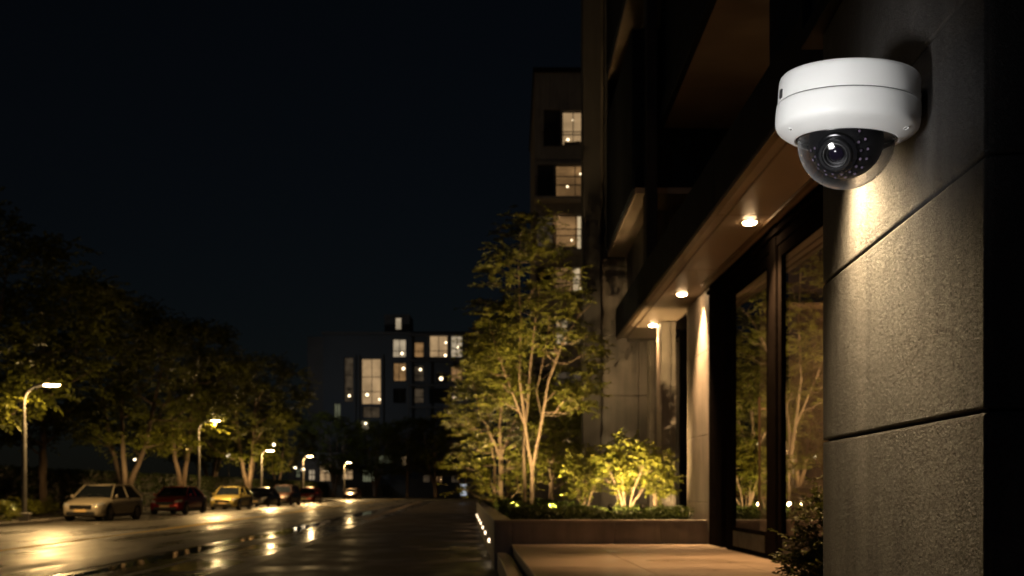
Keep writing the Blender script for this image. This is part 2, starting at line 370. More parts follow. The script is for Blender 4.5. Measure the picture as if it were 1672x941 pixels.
# paved forecourt: reaches from the kerb to the planter and round it
mb = MB(); mb.add([(*S(-3.70, -10), 0), (12, -10, 0), (12, 100, 0), (*S(-3.90, 100), 0)], [(0, 1, 2, 3)])
tag(mb.build('forecourt_paving', 'pave_dry'), kind='structure')
mb = MB(); mb.add([(*S(-6.50, -10), 0), (*S(-3.70, -10), 0), (*S(-3.90, 100), 0), (*S(-6.50, 100), 0)], [(0, 1, 2, 3)])
tag(mb.build('forecourt_paving', 'pave'), kind='structure')
sheet('paving_band', [S(-3.85, -5), S(-3.55, -5), S(-3.65, 36), S(-3.95, 36)], 0.004, 'kerb')
sheet('paving_band', [S(-4.55, 36), S(-4.20, 36), S(-5.3, 95), S(-5.7, 95)], 0.0085, 'band_light_patch')
strip('gutter_setts', -6.49, -6.12, -10, 100, -0.10, 0.010, 'kerb', bevel=0.008)
strip('gutter_setts', -5.06, -4.93, -10, 100, -0.10, 0.006, 'kerb')
# yellow line
sheet('road_marking', [S(-10.62, 5), S(-10.34, 5), S(-10.84, 60), S(-11.12, 60)], -0.115, 'yellow')
sheet('road_marking', [S(-11.07, 60), S(-10.9, 60), S(-11.4, 250), S(-11.6, 250)], -0.1145, 'yellow')
# light patches from the planter lamps, painted as pale warm slabs
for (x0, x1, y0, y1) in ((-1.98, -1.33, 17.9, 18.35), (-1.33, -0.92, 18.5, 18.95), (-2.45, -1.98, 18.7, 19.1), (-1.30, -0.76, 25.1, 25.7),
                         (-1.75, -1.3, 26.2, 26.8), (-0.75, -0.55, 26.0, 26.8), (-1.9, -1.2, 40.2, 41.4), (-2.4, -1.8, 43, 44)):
    sheet('paving_light_patch', [(x0, y0), (x1, y0), (x1, y1), (x0, y1)], 0.004, 'band_light_patch')

# puddles on the paving beside the kerb
M['puddle'] = mat('puddle_water', (0.008, 0.008, 0.009), rough=0.03)
rng = random.Random(5)
for (t, y, a, b) in ((-5.7, 15.5, .22, 4.0), (-5.6, 27, .25, 6.5), (-5.65, 44, .3, 9)):
    pts = []
    for k in range(28):
        an = 2 * PI * k / 28; r = 1 + 0.22 * math.sin(3 * an + t) + 0.13 * math.sin(7 * an + y) + rng.uniform(-.05, .05)
        X, Y = S(t + a * r * math.cos(an), y + b * r * math.sin(an)); pts.append((X, Y))
    sheet('puddle', pts, 0.0045, 'puddle')

# entrance platform with big slabs and the low step beside it
PZ = H - 0.84
PW = 13.36
def plat_left(y): return 0.66 + SX * y
mb = MB(); mb.prism([(plat_left(-3), -3), (9, -3), (9, 13.33), (plat_left(13.33), 13.33)], -0.1, PZ - 0.03)
base = mb.build('entrance_platform', 'planter'); tag(base, kind='structure')
mb = MB(); ys = [-3, -1.2, .6, 2.4, 4.2, 6.0, 7.8, 9.6, 11.4, 13.33]
for i in range(len(ys) - 1):
    y0, y1 = ys[i] + .004, ys[i + 1] - .004
    xs = [0, 1.2, 2.4, 3.6, 5.4, 8.3]
    off = 0
    for j in range(len(xs) - 1):
        x0 = -0.02 if j == 0 else xs[j] + .004
        mb.prism([(plat_left(y0) + x0, y0), (plat_left(y0) + xs[j + 1] - .004, y0), (plat_left(y1) + xs[j + 1] - .004, y1), (plat_left(y1) + x0, y1)], PZ - 0.03, PZ)
tag(mb.build('platform_paving', 'paving_warm', bevel=0.004), kind='structure')
mb = MB()
for i in range(9):
    y0, y1 = -3 + i * 1.82, -3 + (i + 1) * 1.82 - .006
    y1 = min(y1, 13.34)
    a = -0.23 + 0.655
    mb.prism([(a + SX * y0 - .0, y0), (plat_left(y0) - 0.05, y0), (plat_left(y1) - 0.05, y1), (a + SX * y1, y1)], -0.1, H - .973)
tag(mb.build('step', 'coping', bevel=0.006), kind='structure')

# ------------------------------------------------------------------ planter
CT = H - 0.468       # coping top
pl = thing('planter', (0, 0, 0), 'long raised stone planter with a lit strip of small lamps along its left side', 'planter')
def PLX(y): return -0.267 - 0.055 * (y - PW)
mb = MB()
# front wall panels
js = [PLX(PW) + 0.27, 1.60, 2.32, 3.05]
mb.box(PLX(PW), js[0] - .004, PW, PW + .24, 0, CT - .035)
for a, b in zip(js, js[1:]): mb.box(a + .004, b - .004, PW + .002, PW + .24, 0, CT - .035)
yy = PW + .245
while yy < 33.9:
    y2 = min(yy + 2.55, 34)
    mb.prism([(PLX(yy), yy), (PLX(yy) + .24, yy), (PLX(y2) + .24, y2 - .008), (PLX(y2), y2 - .008)], 0, CT - .035); yy = y2
mb.box(PLX(34), 3.4, 34, 34.24, 0, CT - .035)
mb.build('wall', 'planter', pl, bevel=0.006)
mb = MB(); mb.box(PLX(PW) - .006, 3.045, PW - .008, PW + .26, CT - .033, CT)
yy = PW + .262
while yy < 33.9:
    y2 = min(yy + 2.55, 34)
    mb.prism([(PLX(yy) - .006, yy + .004), (PLX(yy) + .27, yy + .004), (PLX(y2) + .27, y2 - .003), (PLX(y2) - .006, y2 - .003)], CT - .033, CT); yy = y2
mb.build('coping', 'coping', pl, bevel=0.005)
mb = MB(); mb.add([(PLX(PW) + .2, PW + .2, CT - .1), (4.2, PW + .2, CT - .1), (4.2, 34, CT - .1), (PLX(34) + .2, 34, CT - .1)], [(0, 1, 2, 3)])
mb.build('soil', 'soil', pl)
for y in (15.6, 18.4, 21.0, 23.6, 26.2, 28.8, 31.4):
    X = PLX(y); mb = MB()
    mb.lathe([(.0, 0), (.050, 0), (.054, .006), (.050, .014), (0, .014)], 20, (X - .0, y, H - .914), (-1, 0, 0))
    r = mb.build('wall_light', 'metal', pl, smooth=True)
    mb = MB(); mb.lathe([(.040, .012), (.038, .028), (.028, .042), (0, .050)], 20, (X, y, H - .914), (-1, 0, 0)); mb.build('lamp_lens', 'e_wall', r, smooth=True)
    light('step_light', 'SPOT', (X - .07, y, H - .914), 5.5, WARM2, pl, (X - 1.2, y, 0.0), .03, 150, .6)

# ------------------------------------------------------------------ pillar with the leathered slabs
UX, UY = 0.0636, 1.0
ul = math.hypot(UX, UY); u = Vector((UX / ul, UY / ul, 0)); nrm = Vector((u.y, -u.x, 0))   # nrm points into the pillar (+x)
PX0 = 0.657
yn, yf = 1.342, 2.2
P0 = Vector((PX0 + UX * yn, yn, H))
Lf = (yf - yn) * ul
pil = thing('stone_pillar', (P0.x, P0.y, 0), 'massive square pillar clad in rough dark grey stone slabs beside the entrance', 'pillar')
mb = MB(); joints = [-1.25, -0.62, 0.125, 0.527, 0.812, 1.22, 1.65, 2.1, 2.6, 3.2]
g = .0016
loc0 = Vector((0, 0, H))
for a, b in zip(joints, joints[1:]):
    mb.slab(loc0, u, nrm, (0, 0, 1), 0.006, Lf, 0, .05, a + g, b - g)                      # street side
    mb.slab(loc0, nrm, u, (0, 0, 1), 0.006, 1.4, 0.0, .05, a + g, b - g)               # face towards the viewer
    mb.slab(loc0, nrm, u, (0, 0, 1), 0.052, 1.4, Lf - .05, Lf, a + g, b - g)
ob = mb.build('cladding', 'pillar', pil, bevel=.0065, seg=3)
mb = MB(); mb.slab(loc0, u, nrm, (0, 0, 1), .012, Lf - .012, .012, 1.38, -1.25, 3.2); mb.build('core', 'joint', pil)

# ------------------------------------------------------------------ dome camera
PLAN[0] = False
DS = .97 / .68710
DX, DY = .43819 * DS, 1.6 * DS
DZ = .48948 * DS - .694 * .97
dome = thing('dome_security_camera', (DX, DY / K, H + DZ), 'white round dome security camera with clear bubble fixed high on the stone pillar', 'security camera')
def prof(p, **k): return [(r, z) for r, z in p]
mb = MB(); mb.lathe([(0, .764), (.120, .764), (.1262, .7625), (.1290, .759), (.1303, .754), (.1308, .742), (.1312, .7145), (.1306, .7130), (.120, .7130)], 128)
mb.build('mounting_ring', 'white', dome, smooth=True, angle=50)
mb = MB(); mb.lathe([(.1292, .7135), (.1292, .7105)], 96); mb.build('seam_gasket', 'seam', dome, smooth=True)
mb = MB(); mb.lathe([(.120, .7108), (.1316, .7108), (.1326, .710), (.1332, .706), (.1340, .695), (.1339, .680), (.1330, .6725), (.1308, .6665), (.1265, .6615), (.119, .6560), (.108, .6500), (.0985, .6455), (.0958, .6448), (.0942, .6462), (.0938, .652), (.0932, .662)], 128)
body = mb.build('housing', 'white', dome, smooth=True, angle=60)
# rubber ring round the bubble, turned black dish behind it
mb = MB(); mb.lathe([(.0936, .648), (.0925, .6445), (.0908, .6455), (.0905, .652)], 96); mb.build('gasket_ring', 'black', dome, smooth=True)
mb = MB(); mb.lathe([(.0925, .656), (0, .656)], 64); mb.build('backplate', 'black', dome, smooth=True)
# bubble
R = .0900; zc = .645
mb = MB(); mb.lathe([(R * math.cos(a), zc - R * math.sin(a)) for a in [i * PI / 2 / 28 for i in range(29)]], 96)
mb.build('bubble', 'bubble', dome, smooth=True, angle=180)
# turret
c = Vector((0, 0, zc + .0))
tocam = Vector((-DX, -DY, -.641 - DZ)).normalized()
rt = tocam.cross(Vector((0, 0, 1))).normalized() * -1
upv = rt.cross(tocam) 
if upv.z < 0: upv = -upv
if rt.x < 0: rt = -rt
ax = (tocam - rt * .26 - upv * .34).normalized()
tur = MB()
nseg = 26
tur.lathe([(.070 * math.sin(a), .070 * math.cos(a)) for a in [(0.33 + i * (2.3 - .33) / nseg) for i in range(nseg + 1)]], 64, c, ax)
turret = tur.build('lens_turret', 'black', dome, smooth=True, angle=60)
mb = MB(); mb.lathe([(.0228, .058), (.0228, .0665), (.030, .0685), (.034, .0665), (.0345, .060)], 64, c, ax, 0, 1.14); mb.build('turret_face', 'gloss_black', turret, smooth=True)
mb = MB(); mb.lathe([(.027, .066), (.027, .0745), (.0255, .0757), (.0225, .0757), (.0205, .071), (.018, .0705), (.0175, .067), (.0145, .0665), (.0142, .063), (.011, .0625), (.0, .0625)], 64, c, ax, 0, 1.14)
lr = mb.build('lens_barrel', 'black', turret, smooth=True, angle=25)
mb = MB(); mb.lathe([(.0195, .0722), (.0205, .0735), (.0195, .0742), (.0185, .0735)], 64, c, ax, 0, 1.14); mb.build('lens_ring', 'screw', turret, smooth=True)
mb = MB(); mb.lathe([(.0120, .0660), (.009, .0688), (.005, .0703), (0, .0708)], 48, c, ax, 0, 1.14); mb.build('lens_glass', 'lens', turret, smooth=True)
# crescent of infrared leds round the lens
a1 = ax.cross(Vector((0, 0, 1))).normalized()
if a1.x < 0: a1 = -a1
a2 = a1.cross(ax)
if a2.z < 0: a2 = -a2
k = 0
for row, (th, n, s0, s1) in enumerate(((.66, 11, -195, 20), (.85, 12, -185, 38))):
    for i in range(n):
        an = rad(s0 + (s1 - s0) * i / (n - 1))
        d = (ax * math.cos(th) + (a1 * math.cos(an) + a2 * math.sin(an)) * math.sin(th)).normalized()
        mb = MB(); p = c + d * .0697
        mb.lathe([(.0046, 0), (.0048, .0015), (.0036, .0022)], 16, p, d, 0); mb.lathe([(.0026, .0016), (.0020, .0030), (.0010, .0038), (0, .0040)], 12, p, d, 1)
        mb.build('infrared_led', ['gloss_black', 'led'], turret, smooth=True)
# screws and slot
def under(an, r, z): return Vector((r * math.cos(an), r * math.sin(an), z))
for an in (rad(-40), rad(-165), rad(80)):
    p = under(an, .1165, .6544); d = Vector((math.cos(an) * .38, math.sin(an) * .38, -.92)).normalized()
    mb = MB(); mb.lathe([(.0056, -.001), (.0060, .0006), (.0052, .0009), (.0044, -.0004), (.0, -.0006)], 24, p, d); r = mb.build('screw', 'white', dome, smooth=True)
    mb = MB(); mb.lathe([(.0026, .0002), (0, .0002)], 6, p, d); mb.build('screw_socket', 'seam', r)
for an in (rad(186),):
    d = Vector((math.cos(an), math.sin(an), 0)); t = Vector((-d.y, d.x, 0))
    mb = MB(); mb.slab(d * .1302, t, (0, 0, 1), d, -.006, .006, .716, .733, 0, .0035); mb.build('conduit_slot', 'seam', dome, bevel=.002)
# the camera hangs slightly tilted on its bracket
Rm = Matrix.Rotation(.0319, 4, 'X') @ Matrix.Rotation(.0462, 4, 'Y')
piv = Vector((0, 0, .694))
dome.rotation_euler = Rm.to_euler(); dome.scale = (.97, .97, .97)
dome.location = Vector((DX, DY, H + .48948 * DS)) - (Rm @ (piv * .97))
ur = Vector((UX / K, 1, 0)).normalized(); nr = Vector((ur.y, -ur.x, 0))
gap = (PX0 + UX / K * DY - DX) / .97
mb = MB()
mb.slab((0, 0, 0), nr, ur, (0, 0, 1), .0, gap - .008, .015, .065, .705, .74)
mb.slab((0, 0, 0), nr, ur, (0, 0, 1), gap - .010, gap + .004, .012, .07, .70, .745)
mb.build('wall_bracket', 'white', dome, bevel=.003)
PLAN[0] = True

# small wall washer on the pillar right under the camera bracket
wl = thing('wall_washer_light', (0, 0, 0), 'small hidden spotlight tucked behind the dome camera, washing the pillar', 'spotlight')
wy = 1.95; wp = Vector((PX0 + UX * wy, wy, H + .785)) - nrm * .09
mb = MB(); mb.lathe([(.0, .05), (.022, .05), (.024, .045), (.024, 0), (.019, 0), (.019, .01), (0, .01)], 24, wp); mb.build('spot_can', 'metal', wl, smooth=True)
mb = MB(); mb.lathe([(.018, .012), (0, .012)], 20, wp); mb.build('spot_lens', 'e_down', wl)
mb = MB(); mb.slab(wp, nrm, u, (0, 0, 1), 0.02, .088, -.012, .012, .02, .04); mb.build('spot_arm', 'metal', wl)
light('wall_washer', 'SPOT', wp - Vector((0, 0, .004)), 96, (1.0, .73, .40), wl, (PX0 + UX * 1.84 + .01, 1.84, H + .10), .07, 112, 1.0)

# framed window box at the top of the pillar
wb = thing('window_box', (0, 0, 0), 'dark metal framed window box jutting out above the dome camera', 'window')
c0 = Vector((.762, 2.27, 0)); fu = Vector((-.022, -1, 0)).normalized(); fn = Vector((1, -.022, 0)).normalized()
mb = MB(); zb = H + 1.165
mb.slab(c0, fu, fn, (0, 0, 1), 0, .9, 0, .10, zb, zb + .045); mb.slab(c0, fu, fn, (0, 0, 1), 0, .022, 0, .1, zb + .045, zb + 1.2)
mb.slab(c0, fu, fn, (0, 0, 1), .878, .9, 0, .1, zb + .045, zb + 1.2); mb.build('frame', 'metal_blue', wb, bevel=.003)
mb = MB(); mb.slab(c0, fu, fn, (0, 0, 1), .03, .87, .02, .03, zb + .055, zb + 1.2); mb.build('window_panel', 'pillar', wb)
mb = MB(); mb.slab(c0, fu, fn, (0, 0, 1), .024, .876, .012, .018, zb + .047, zb + .058); mb.build('glazing_bead', 'joint', wb)

# ------------------------------------------------------------------ entrance building
bld = thing('entrance_building', (0, 0, 0), 'tall dark modern building with lit entrance canopy and tall glass doors', 'building')
def panels(mb, o, u, w, a_list, z_list, th, gap=.006, mi=0):
    """stone slabs on the face spanned by u and z; w points into the wall"""
    for a0, a1 in zip(a_list, a_list[1:]):
        for z0, z1 in zip(z_list, z_list[1:]):
            mb.slab(o, u, w, (0, 0, 1), a0 + gap / 2, a1 - gap / 2, 0, th, z0 + gap / 2, z1 - gap / 2, mi)
fd = Vector((-.0257, 1, 0)).normalized(); fi = Vector((fd.y, -fd.x, 0))      # along the facade, into the building
F0 = Vector((3.40, 0, 0))
SZ = H + 3.16
# lit pier next to the door
mb = MB(); panels(mb, F0, fd, fi, [13.32, 14.8], [PZ, 1.05, H + .87, H + 2.2, SZ - .02], .3); mb.build('stone_pier', 'stone', bld, bevel=.004)
mb = MB(); mb.slab(F0, fd, fi, (0, 0, 1), 13.34, 14.78, .02, .8, PZ - .3, SZ); mb.build('pier_core', 'joint', bld)
# recessed dark window beyond the pier
mb = MB(); mb.slab(F0, fd, fi, (0, 0, 1), 14.8, 19.5, .45, .5, 0, SZ); mb.build('window_pane', 'dark_glass', bld)
for a in (14.84, 15.6, 17.0, 18.3):
    mb = MB(); mb.slab(F0, fd, fi, (0, 0, 1), a, a + .06, .36, .46, .6, SZ); mb.build('window_mullion', 'metal', bld, bevel=.004)
# second projecting pier and thin fins
mb = MB(); panels(mb, (2.78, 16.0, 0), (1, 0, 0), (0, 1, 0), [0, .185, .28], [.6, H + .82, H + 1.94, SZ - .01], .5, .008)
mb.build('stone_pier', 'stone', bld, bevel=.004)
mb = MB(); panels(mb, (2.88, 18.0, 0), (1, 0, 0), (0, 1, 0), [0, .11], [.6, H + 1.2, SZ - .01], .3, .008)
mb.build('stone_pier', 'stone', bld, bevel=.004)
# wing that closes the garden
mb = MB(); panels(mb, (2.02, 19.5, 0), (1, 0, 0), (0, 1, 0), [0, .86, 1.72], [.5, H + .9, H + 2.15, H + 3.5, H + 5.27], .2, .012); mb.build('garden_wall_face', 'stone_dark', bld, bevel=.005)
mb = MB(); mb.box(1.96, 6, 19.66, 21.0, 0, H + 30); mb.build('wing_wall', 'stone_dark', bld)
mb = MB(); mb.box(1.60, 2.0, 19.3, 19.9, 0, H + 30); mb.box(2.09, 2.16, 19.35, 19.6, H + 5.3, H + 30); mb.build('wing_column', 'column', bld, bevel=.01)
for z in (5.29, 9.3, 13.3, 17.3):
    mb = MB(); mb.prism([(2.16, 15.4), (4.2, 15.4), (4.2, 19.6), (2.13, 19.6)], H + z + .12, H + z + 3.0); by = mb.build('projecting_bay', 'metal_blue', bld, bevel=.01)
    mb = MB(); mb.prism([(2.20, 15.3), (4.2, 15.3), (4.2, 19.45), (2.17, 19.45)], H + z, H + z + .11); mb.build('bay_soffit', 'soffit', by, bevel=.006)
mb = MB(); mb.box(2.37, 2.56, 15.1, 15.5, SZ + .9, H + 30); mb.build('facade_column', 'column', bld, bevel=.01)
# terrace recess above the canopy
mb = MB(); panels(mb, (2.57, 16.25, 0), (1, 0, 0), (0, 1, 0), [0, 1.25, 2.5], [SZ + .3, H + 4.4, H + 5.45, H + 6.48], .2, .012); mb.build('terrace_wall_face', 'stone_dark', bld, bevel=.005)
mb = MB(); mb.box(2.60, 5.0, 16.43, 19.4, SZ + .2, H + 30); mb.box(4.5, 5.0, 4, 16.43, SZ + .2, H + 6.6); mb.build('terrace_wall', 'stone_dark', bld)
mb = MB()
for a, b in zip([5.0, 7.0, 9.1, 11.3, 13.8, 16.24], [7.0, 9.1, 11.3, 13.8, 16.24]): mb.box(2.72, 4.6, a + .006, b - .006, H + 6.5, H + 6.6)
mb.build('terrace_soffit', 'soffit', bld, bevel=.005)
mb = MB(); mb.box(2.66, 5, 3.0, 16.3, H + 6.61, H + 30); mb.box(2.60, 2.70, 3.0, 16.35, H + 6.44, H + 6.75); mb.build('upper_bay', 'metal_blue', bld, bevel=.01)
mb = MB(); mb.box(2.40, 3.6, 6.6, 8.0, SZ + .63, H + 6.45); mb.build('facade_column', 'metal', bld, bevel=.01)
# canopy
can = MB()
def CX(y): return 2.475 - .012 * y
segs = [3.0, 5.2, 7.4, 9.85, 12.3, 14.9, 17.84]
for a, b in zip(segs, segs[1:]): can.prism([(CX(a), a + .005), (FX(a, .1), a + .005), (FX(b, .1), b - .005), (CX(b), b - .005)], SZ, SZ + .05)
canopy = can.build('canopy_soffit', 'soffit', bld, bevel=.004)
mb = MB()
for a, b in zip([3.0, 6.6, 9.64, 13.6], [6.6, 9.64, 13.6, 17.9]): mb.prism([(CX(a) - .09, a + .006), (CX(a) - .03, a + .006), (CX(b) - .03, b - .006), (CX(b) - .09, b - .006)], SZ + .035, SZ + .63)
mb.prism([(CX(17.9) - .09, 17.9), (3.5, 17.9), (3.5, 17.96), (CX(17.9) - .09, 17.96)], SZ + .035, SZ + .63)
mb.prism([(CX(3) - .03, 3.01), (4.5, 3.01), (4.5, 17.89), (CX(17.9) - .03, 17.89)], SZ + .3, SZ + .58)
mb.build('canopy_fascia', 'metal_blue', bld, bevel=.006)
mb = MB()
mb.prism([(CX(3) - .085, 3), (CX(3) - .005, 3), (CX(17.88) - .005, 17.88), (CX(17.88) - .085, 17.88)], SZ - .02, SZ + .03)
mb.prism([(CX(3) + .10, 3), (CX(3) + .125, 3), (CX(17.8) + .125, 17.8), (CX(17.8) + .10, 17.8)], SZ - .012, SZ - .001)
mb.prism([(FX(3) - .16, 3), (FX(3) - .10, 3), (FX(13.2) - .10, 13.2), (FX(13.2) - .16, 13.2)], SZ - .03, SZ - .001)
mb.build('canopy_trim', 'bronze', bld, bevel=.004)
for (x, y, p) in ((2.80, 10.1, 1250), (2.735, 13.8, 1050), (2.70, 16.4, 420), (2.85, 6.6, 900), (2.7, 4.3, 1300)):  # last one, out of view, is added to light the boxwood
    mb = MB(); mb.lathe([(.100, -.001), (.098, -.008), (.080, -.011), (.080, -.003)], 32, (x, y, SZ)); r = mb.build('downlight', 'bronze', bld, smooth=True)
    mb = MB(); mb.lathe([(.079, -.009), (.072, -.022), (.04, -.032), (0, -.035)], 24, (x, y, SZ)); mb.build('lamp_lens', 'e_lens', r, smooth=True)
    light('downlight_beam', 'SPOT', (x, y, SZ - .055), p, WARM, bld, (x + .05, y - .1, 0), .05, 84, 1.0)
light('terrace_fill', 'POINT', (3.9, 12.5, H + 4.4), 7, WARM, bld, None, .1)  # unseen warm point lights added to brighten the terrace soffit
light('terrace_fill', 'POINT', (3.6, 9.5, H + 4.4), 4, WARM, bld, None, .1)
# wall grazer at the lit pier
light('pier_grazer', 'SPOT', (2.80, 13.62, SZ - .06), 900, WARM2, bld, (3.10, 13.7, SZ - 1.2), .03, 75, .9)

# doors
def door_leaf(a0, a1, zt, handle=None, name='door'):
    mb = MB(); z0 = PZ + .012
    st = .10
    mb.slab(F0, fd, fi, (0, 0, 1), a0, a0 + st, 0, .07, z0, zt + .14); mb.slab(F0, fd, fi, (0, 0, 1), a1 - st, a1, 0, .07, z0, zt + .14)
    mb.slab(F0, fd, fi, (0, 0, 1), a0 + st, a1 - st, .004, .066, z0, z0 + .31); mb.slab(F0, fd, fi, (0, 0, 1), a0 + st, a1 - st, .004, .066, zt, zt + .14)
    r = mb.build(name, 'frame', bld, bevel=.005)
    mb = MB(); mb.slab(F0, fd, fi, (0, 0, 1), a0 + st, a1 - st, .03, .031, z0 + .31, zt); mb.f = [mb.f[2]]; mb.mi = [0]; mb.build('glass_pane', 'glass', r)
    mb = MB(); mb.slab(F0, fd, fi, (0, 0, 1), a0 + st + .06, a1 - st - .06, -.004, .004, z0 + .05, z0 + .26); mb.build('kick_panel', 'metal', r, bevel=.004)
    if handle:
        mb = MB(); h0 = F0 + fd * handle - fi * .07
        mb.tube([h0 + Vector((0, 0, H - .25)), h0 + Vector((0, 0, H + 1.15))], .016, 10)
        for z in (-.1, 1.0): mb.tube([h0 + Vector((0, 0, H + z)), h0 + fi * .08 + Vector((0, 0, H + z))], .010, 8)
        mb.build('handle', 'bronze', r, smooth=True)
door_leaf(10.45, 12.15, H + 2.74, 10.60)
door_leaf(8.35, 10.12, H + 2.74, None)
door_leaf(6.3, 8.30, H + 2.74)
door_leaf(4.2, 6.25, H + 2.74, None, 'side_panel')
mb = MB()
for a, b, p in ((12.22, 12.42, .02), (12.55, 13.28, -.01), (10.17, 10.40, -.02), (4.0, 4.15, 0)): mb.slab(F0, fd, fi, (0, 0, 1), a, b, p, .14, PZ, SZ - .001)
mb.slab(F0, fd, fi, (0, 0, 1), 4.0, 13.28, -.004, .12, H + 2.895, SZ - .002); mb.slab(F0, fd, fi, (0, 0, 1), 4.0, 12.2, -.035, .11, PZ, PZ + .01)
mb.slab(F0, fd, fi, (0, 0, 1), 4.0, 13.28, -.05, -.005, H + 3.02, H + 3.07)
mb.build('door_frame', 'frame', bld, bevel=.006)
# lobby behind the glass
mb = MB(); panels(mb, (3.2, 15.2, 0), (1, 0, 0), (0, 1, 0), [0, 1.3, 2.6, 3.9, 5.2, 6.5], [PZ, H + .2, H + 1.5, H + 2.95], .1, .01); mb.build('lobby_wall', 'stone', bld)
mb = MB(); mb.box(9.6, 9.8, 3, 15.3, PZ, H + 3.1); mb.box(3.4, 9.8, 3.0, 3.2, PZ, H + 3.1); mb.build('lobby_end_wall', 'stone_dark', bld)
mb = MB(); mb.box(3.45, 9.7, 3.1, 13.0, H + 3.0, H + 3.1); mb.box(3.45, 9.7, 13.5, 15.2, H + 2.85, H + 2.95); mb.box(3.6, 9.7, 3.1, 15.2, H + 3.3, H + 3.35); mb.build('lobby_ceiling', 'soffit', bld)
mb = MB(); mb.box(4.0, 9.6, 13.15, 13.35, H + 3.16, H + 3.2); mb.build('cove_light', 'e_cove', bld)
light('lobby_light', 'AREA', (6.2, 13.25, H + 3.12), 420, WARM, bld, (6.2, 13.25, 0), 1.0)
light('lobby_light', 'POINT', (6.6, 13.9, H + 2.55), 300, WARM, bld, None, .12)
mb = MB(); mb.box(3.5, 9.6, 3.2, 15.2, PZ - .05, PZ); mb.build('lobby_floor', 'stone_dark', bld)

# ------------------------------------------------------------------ leaves and trees
def leaf_object(name, P, D, Nn, L, W, m, parent, fold=.25):
    n = len(P)
    D = D / np.linalg.norm(D, axis=1, keepdims=True)
    Sd = np.cross(D, Nn); Sd /= np.linalg.norm(Sd, axis=1, keepdims=True) + 1e-9
    U = np.cross(Sd, D)
    L = L[:, None]; W = W[:, None]
    v = np.empty((n, 6, 3))
    v[:, 0] = P; v[:, 3] = P + D * L - U * L * .12
    v[:, 1] = P + D * L * .33 + Sd * W * .5 + U * W * fold; v[:, 2] = P + D * L * .70 + Sd * W * .40 + U * W * fold * .6
    v[:, 5] = P + D * L * .33 - Sd * W * .5 + U * W * fold; v[:, 4] = P + D * L * .70 - Sd * W * .40 + U * W * fold * .6
    idx = (np.arange(n) * 6)[:, None]
    f = np.concatenate([idx + np.array([0, 1, 2, 3]), idx + np.array([0, 3, 4, 5])], 1).reshape(-1)
    me = bpy.data.meshes.new(name); me.vertices.add(n * 6); me.vertices.foreach_set('co', v.reshape(-1))
    me.loops.add(n * 8); me.loops.foreach_set('vertex_index', f.astype(np.int32)); me.polygons.add(n * 2)
    me.polygons.foreach_set('loop_start', np.arange(0, n * 8, 4, dtype=np.int32)); me.update(calc_edges=True); me.validate()
    me.materials.append(M[m]); o = bpy.data.objects.new(name, me); COL.objects.link(o); o.parent = parent; return o

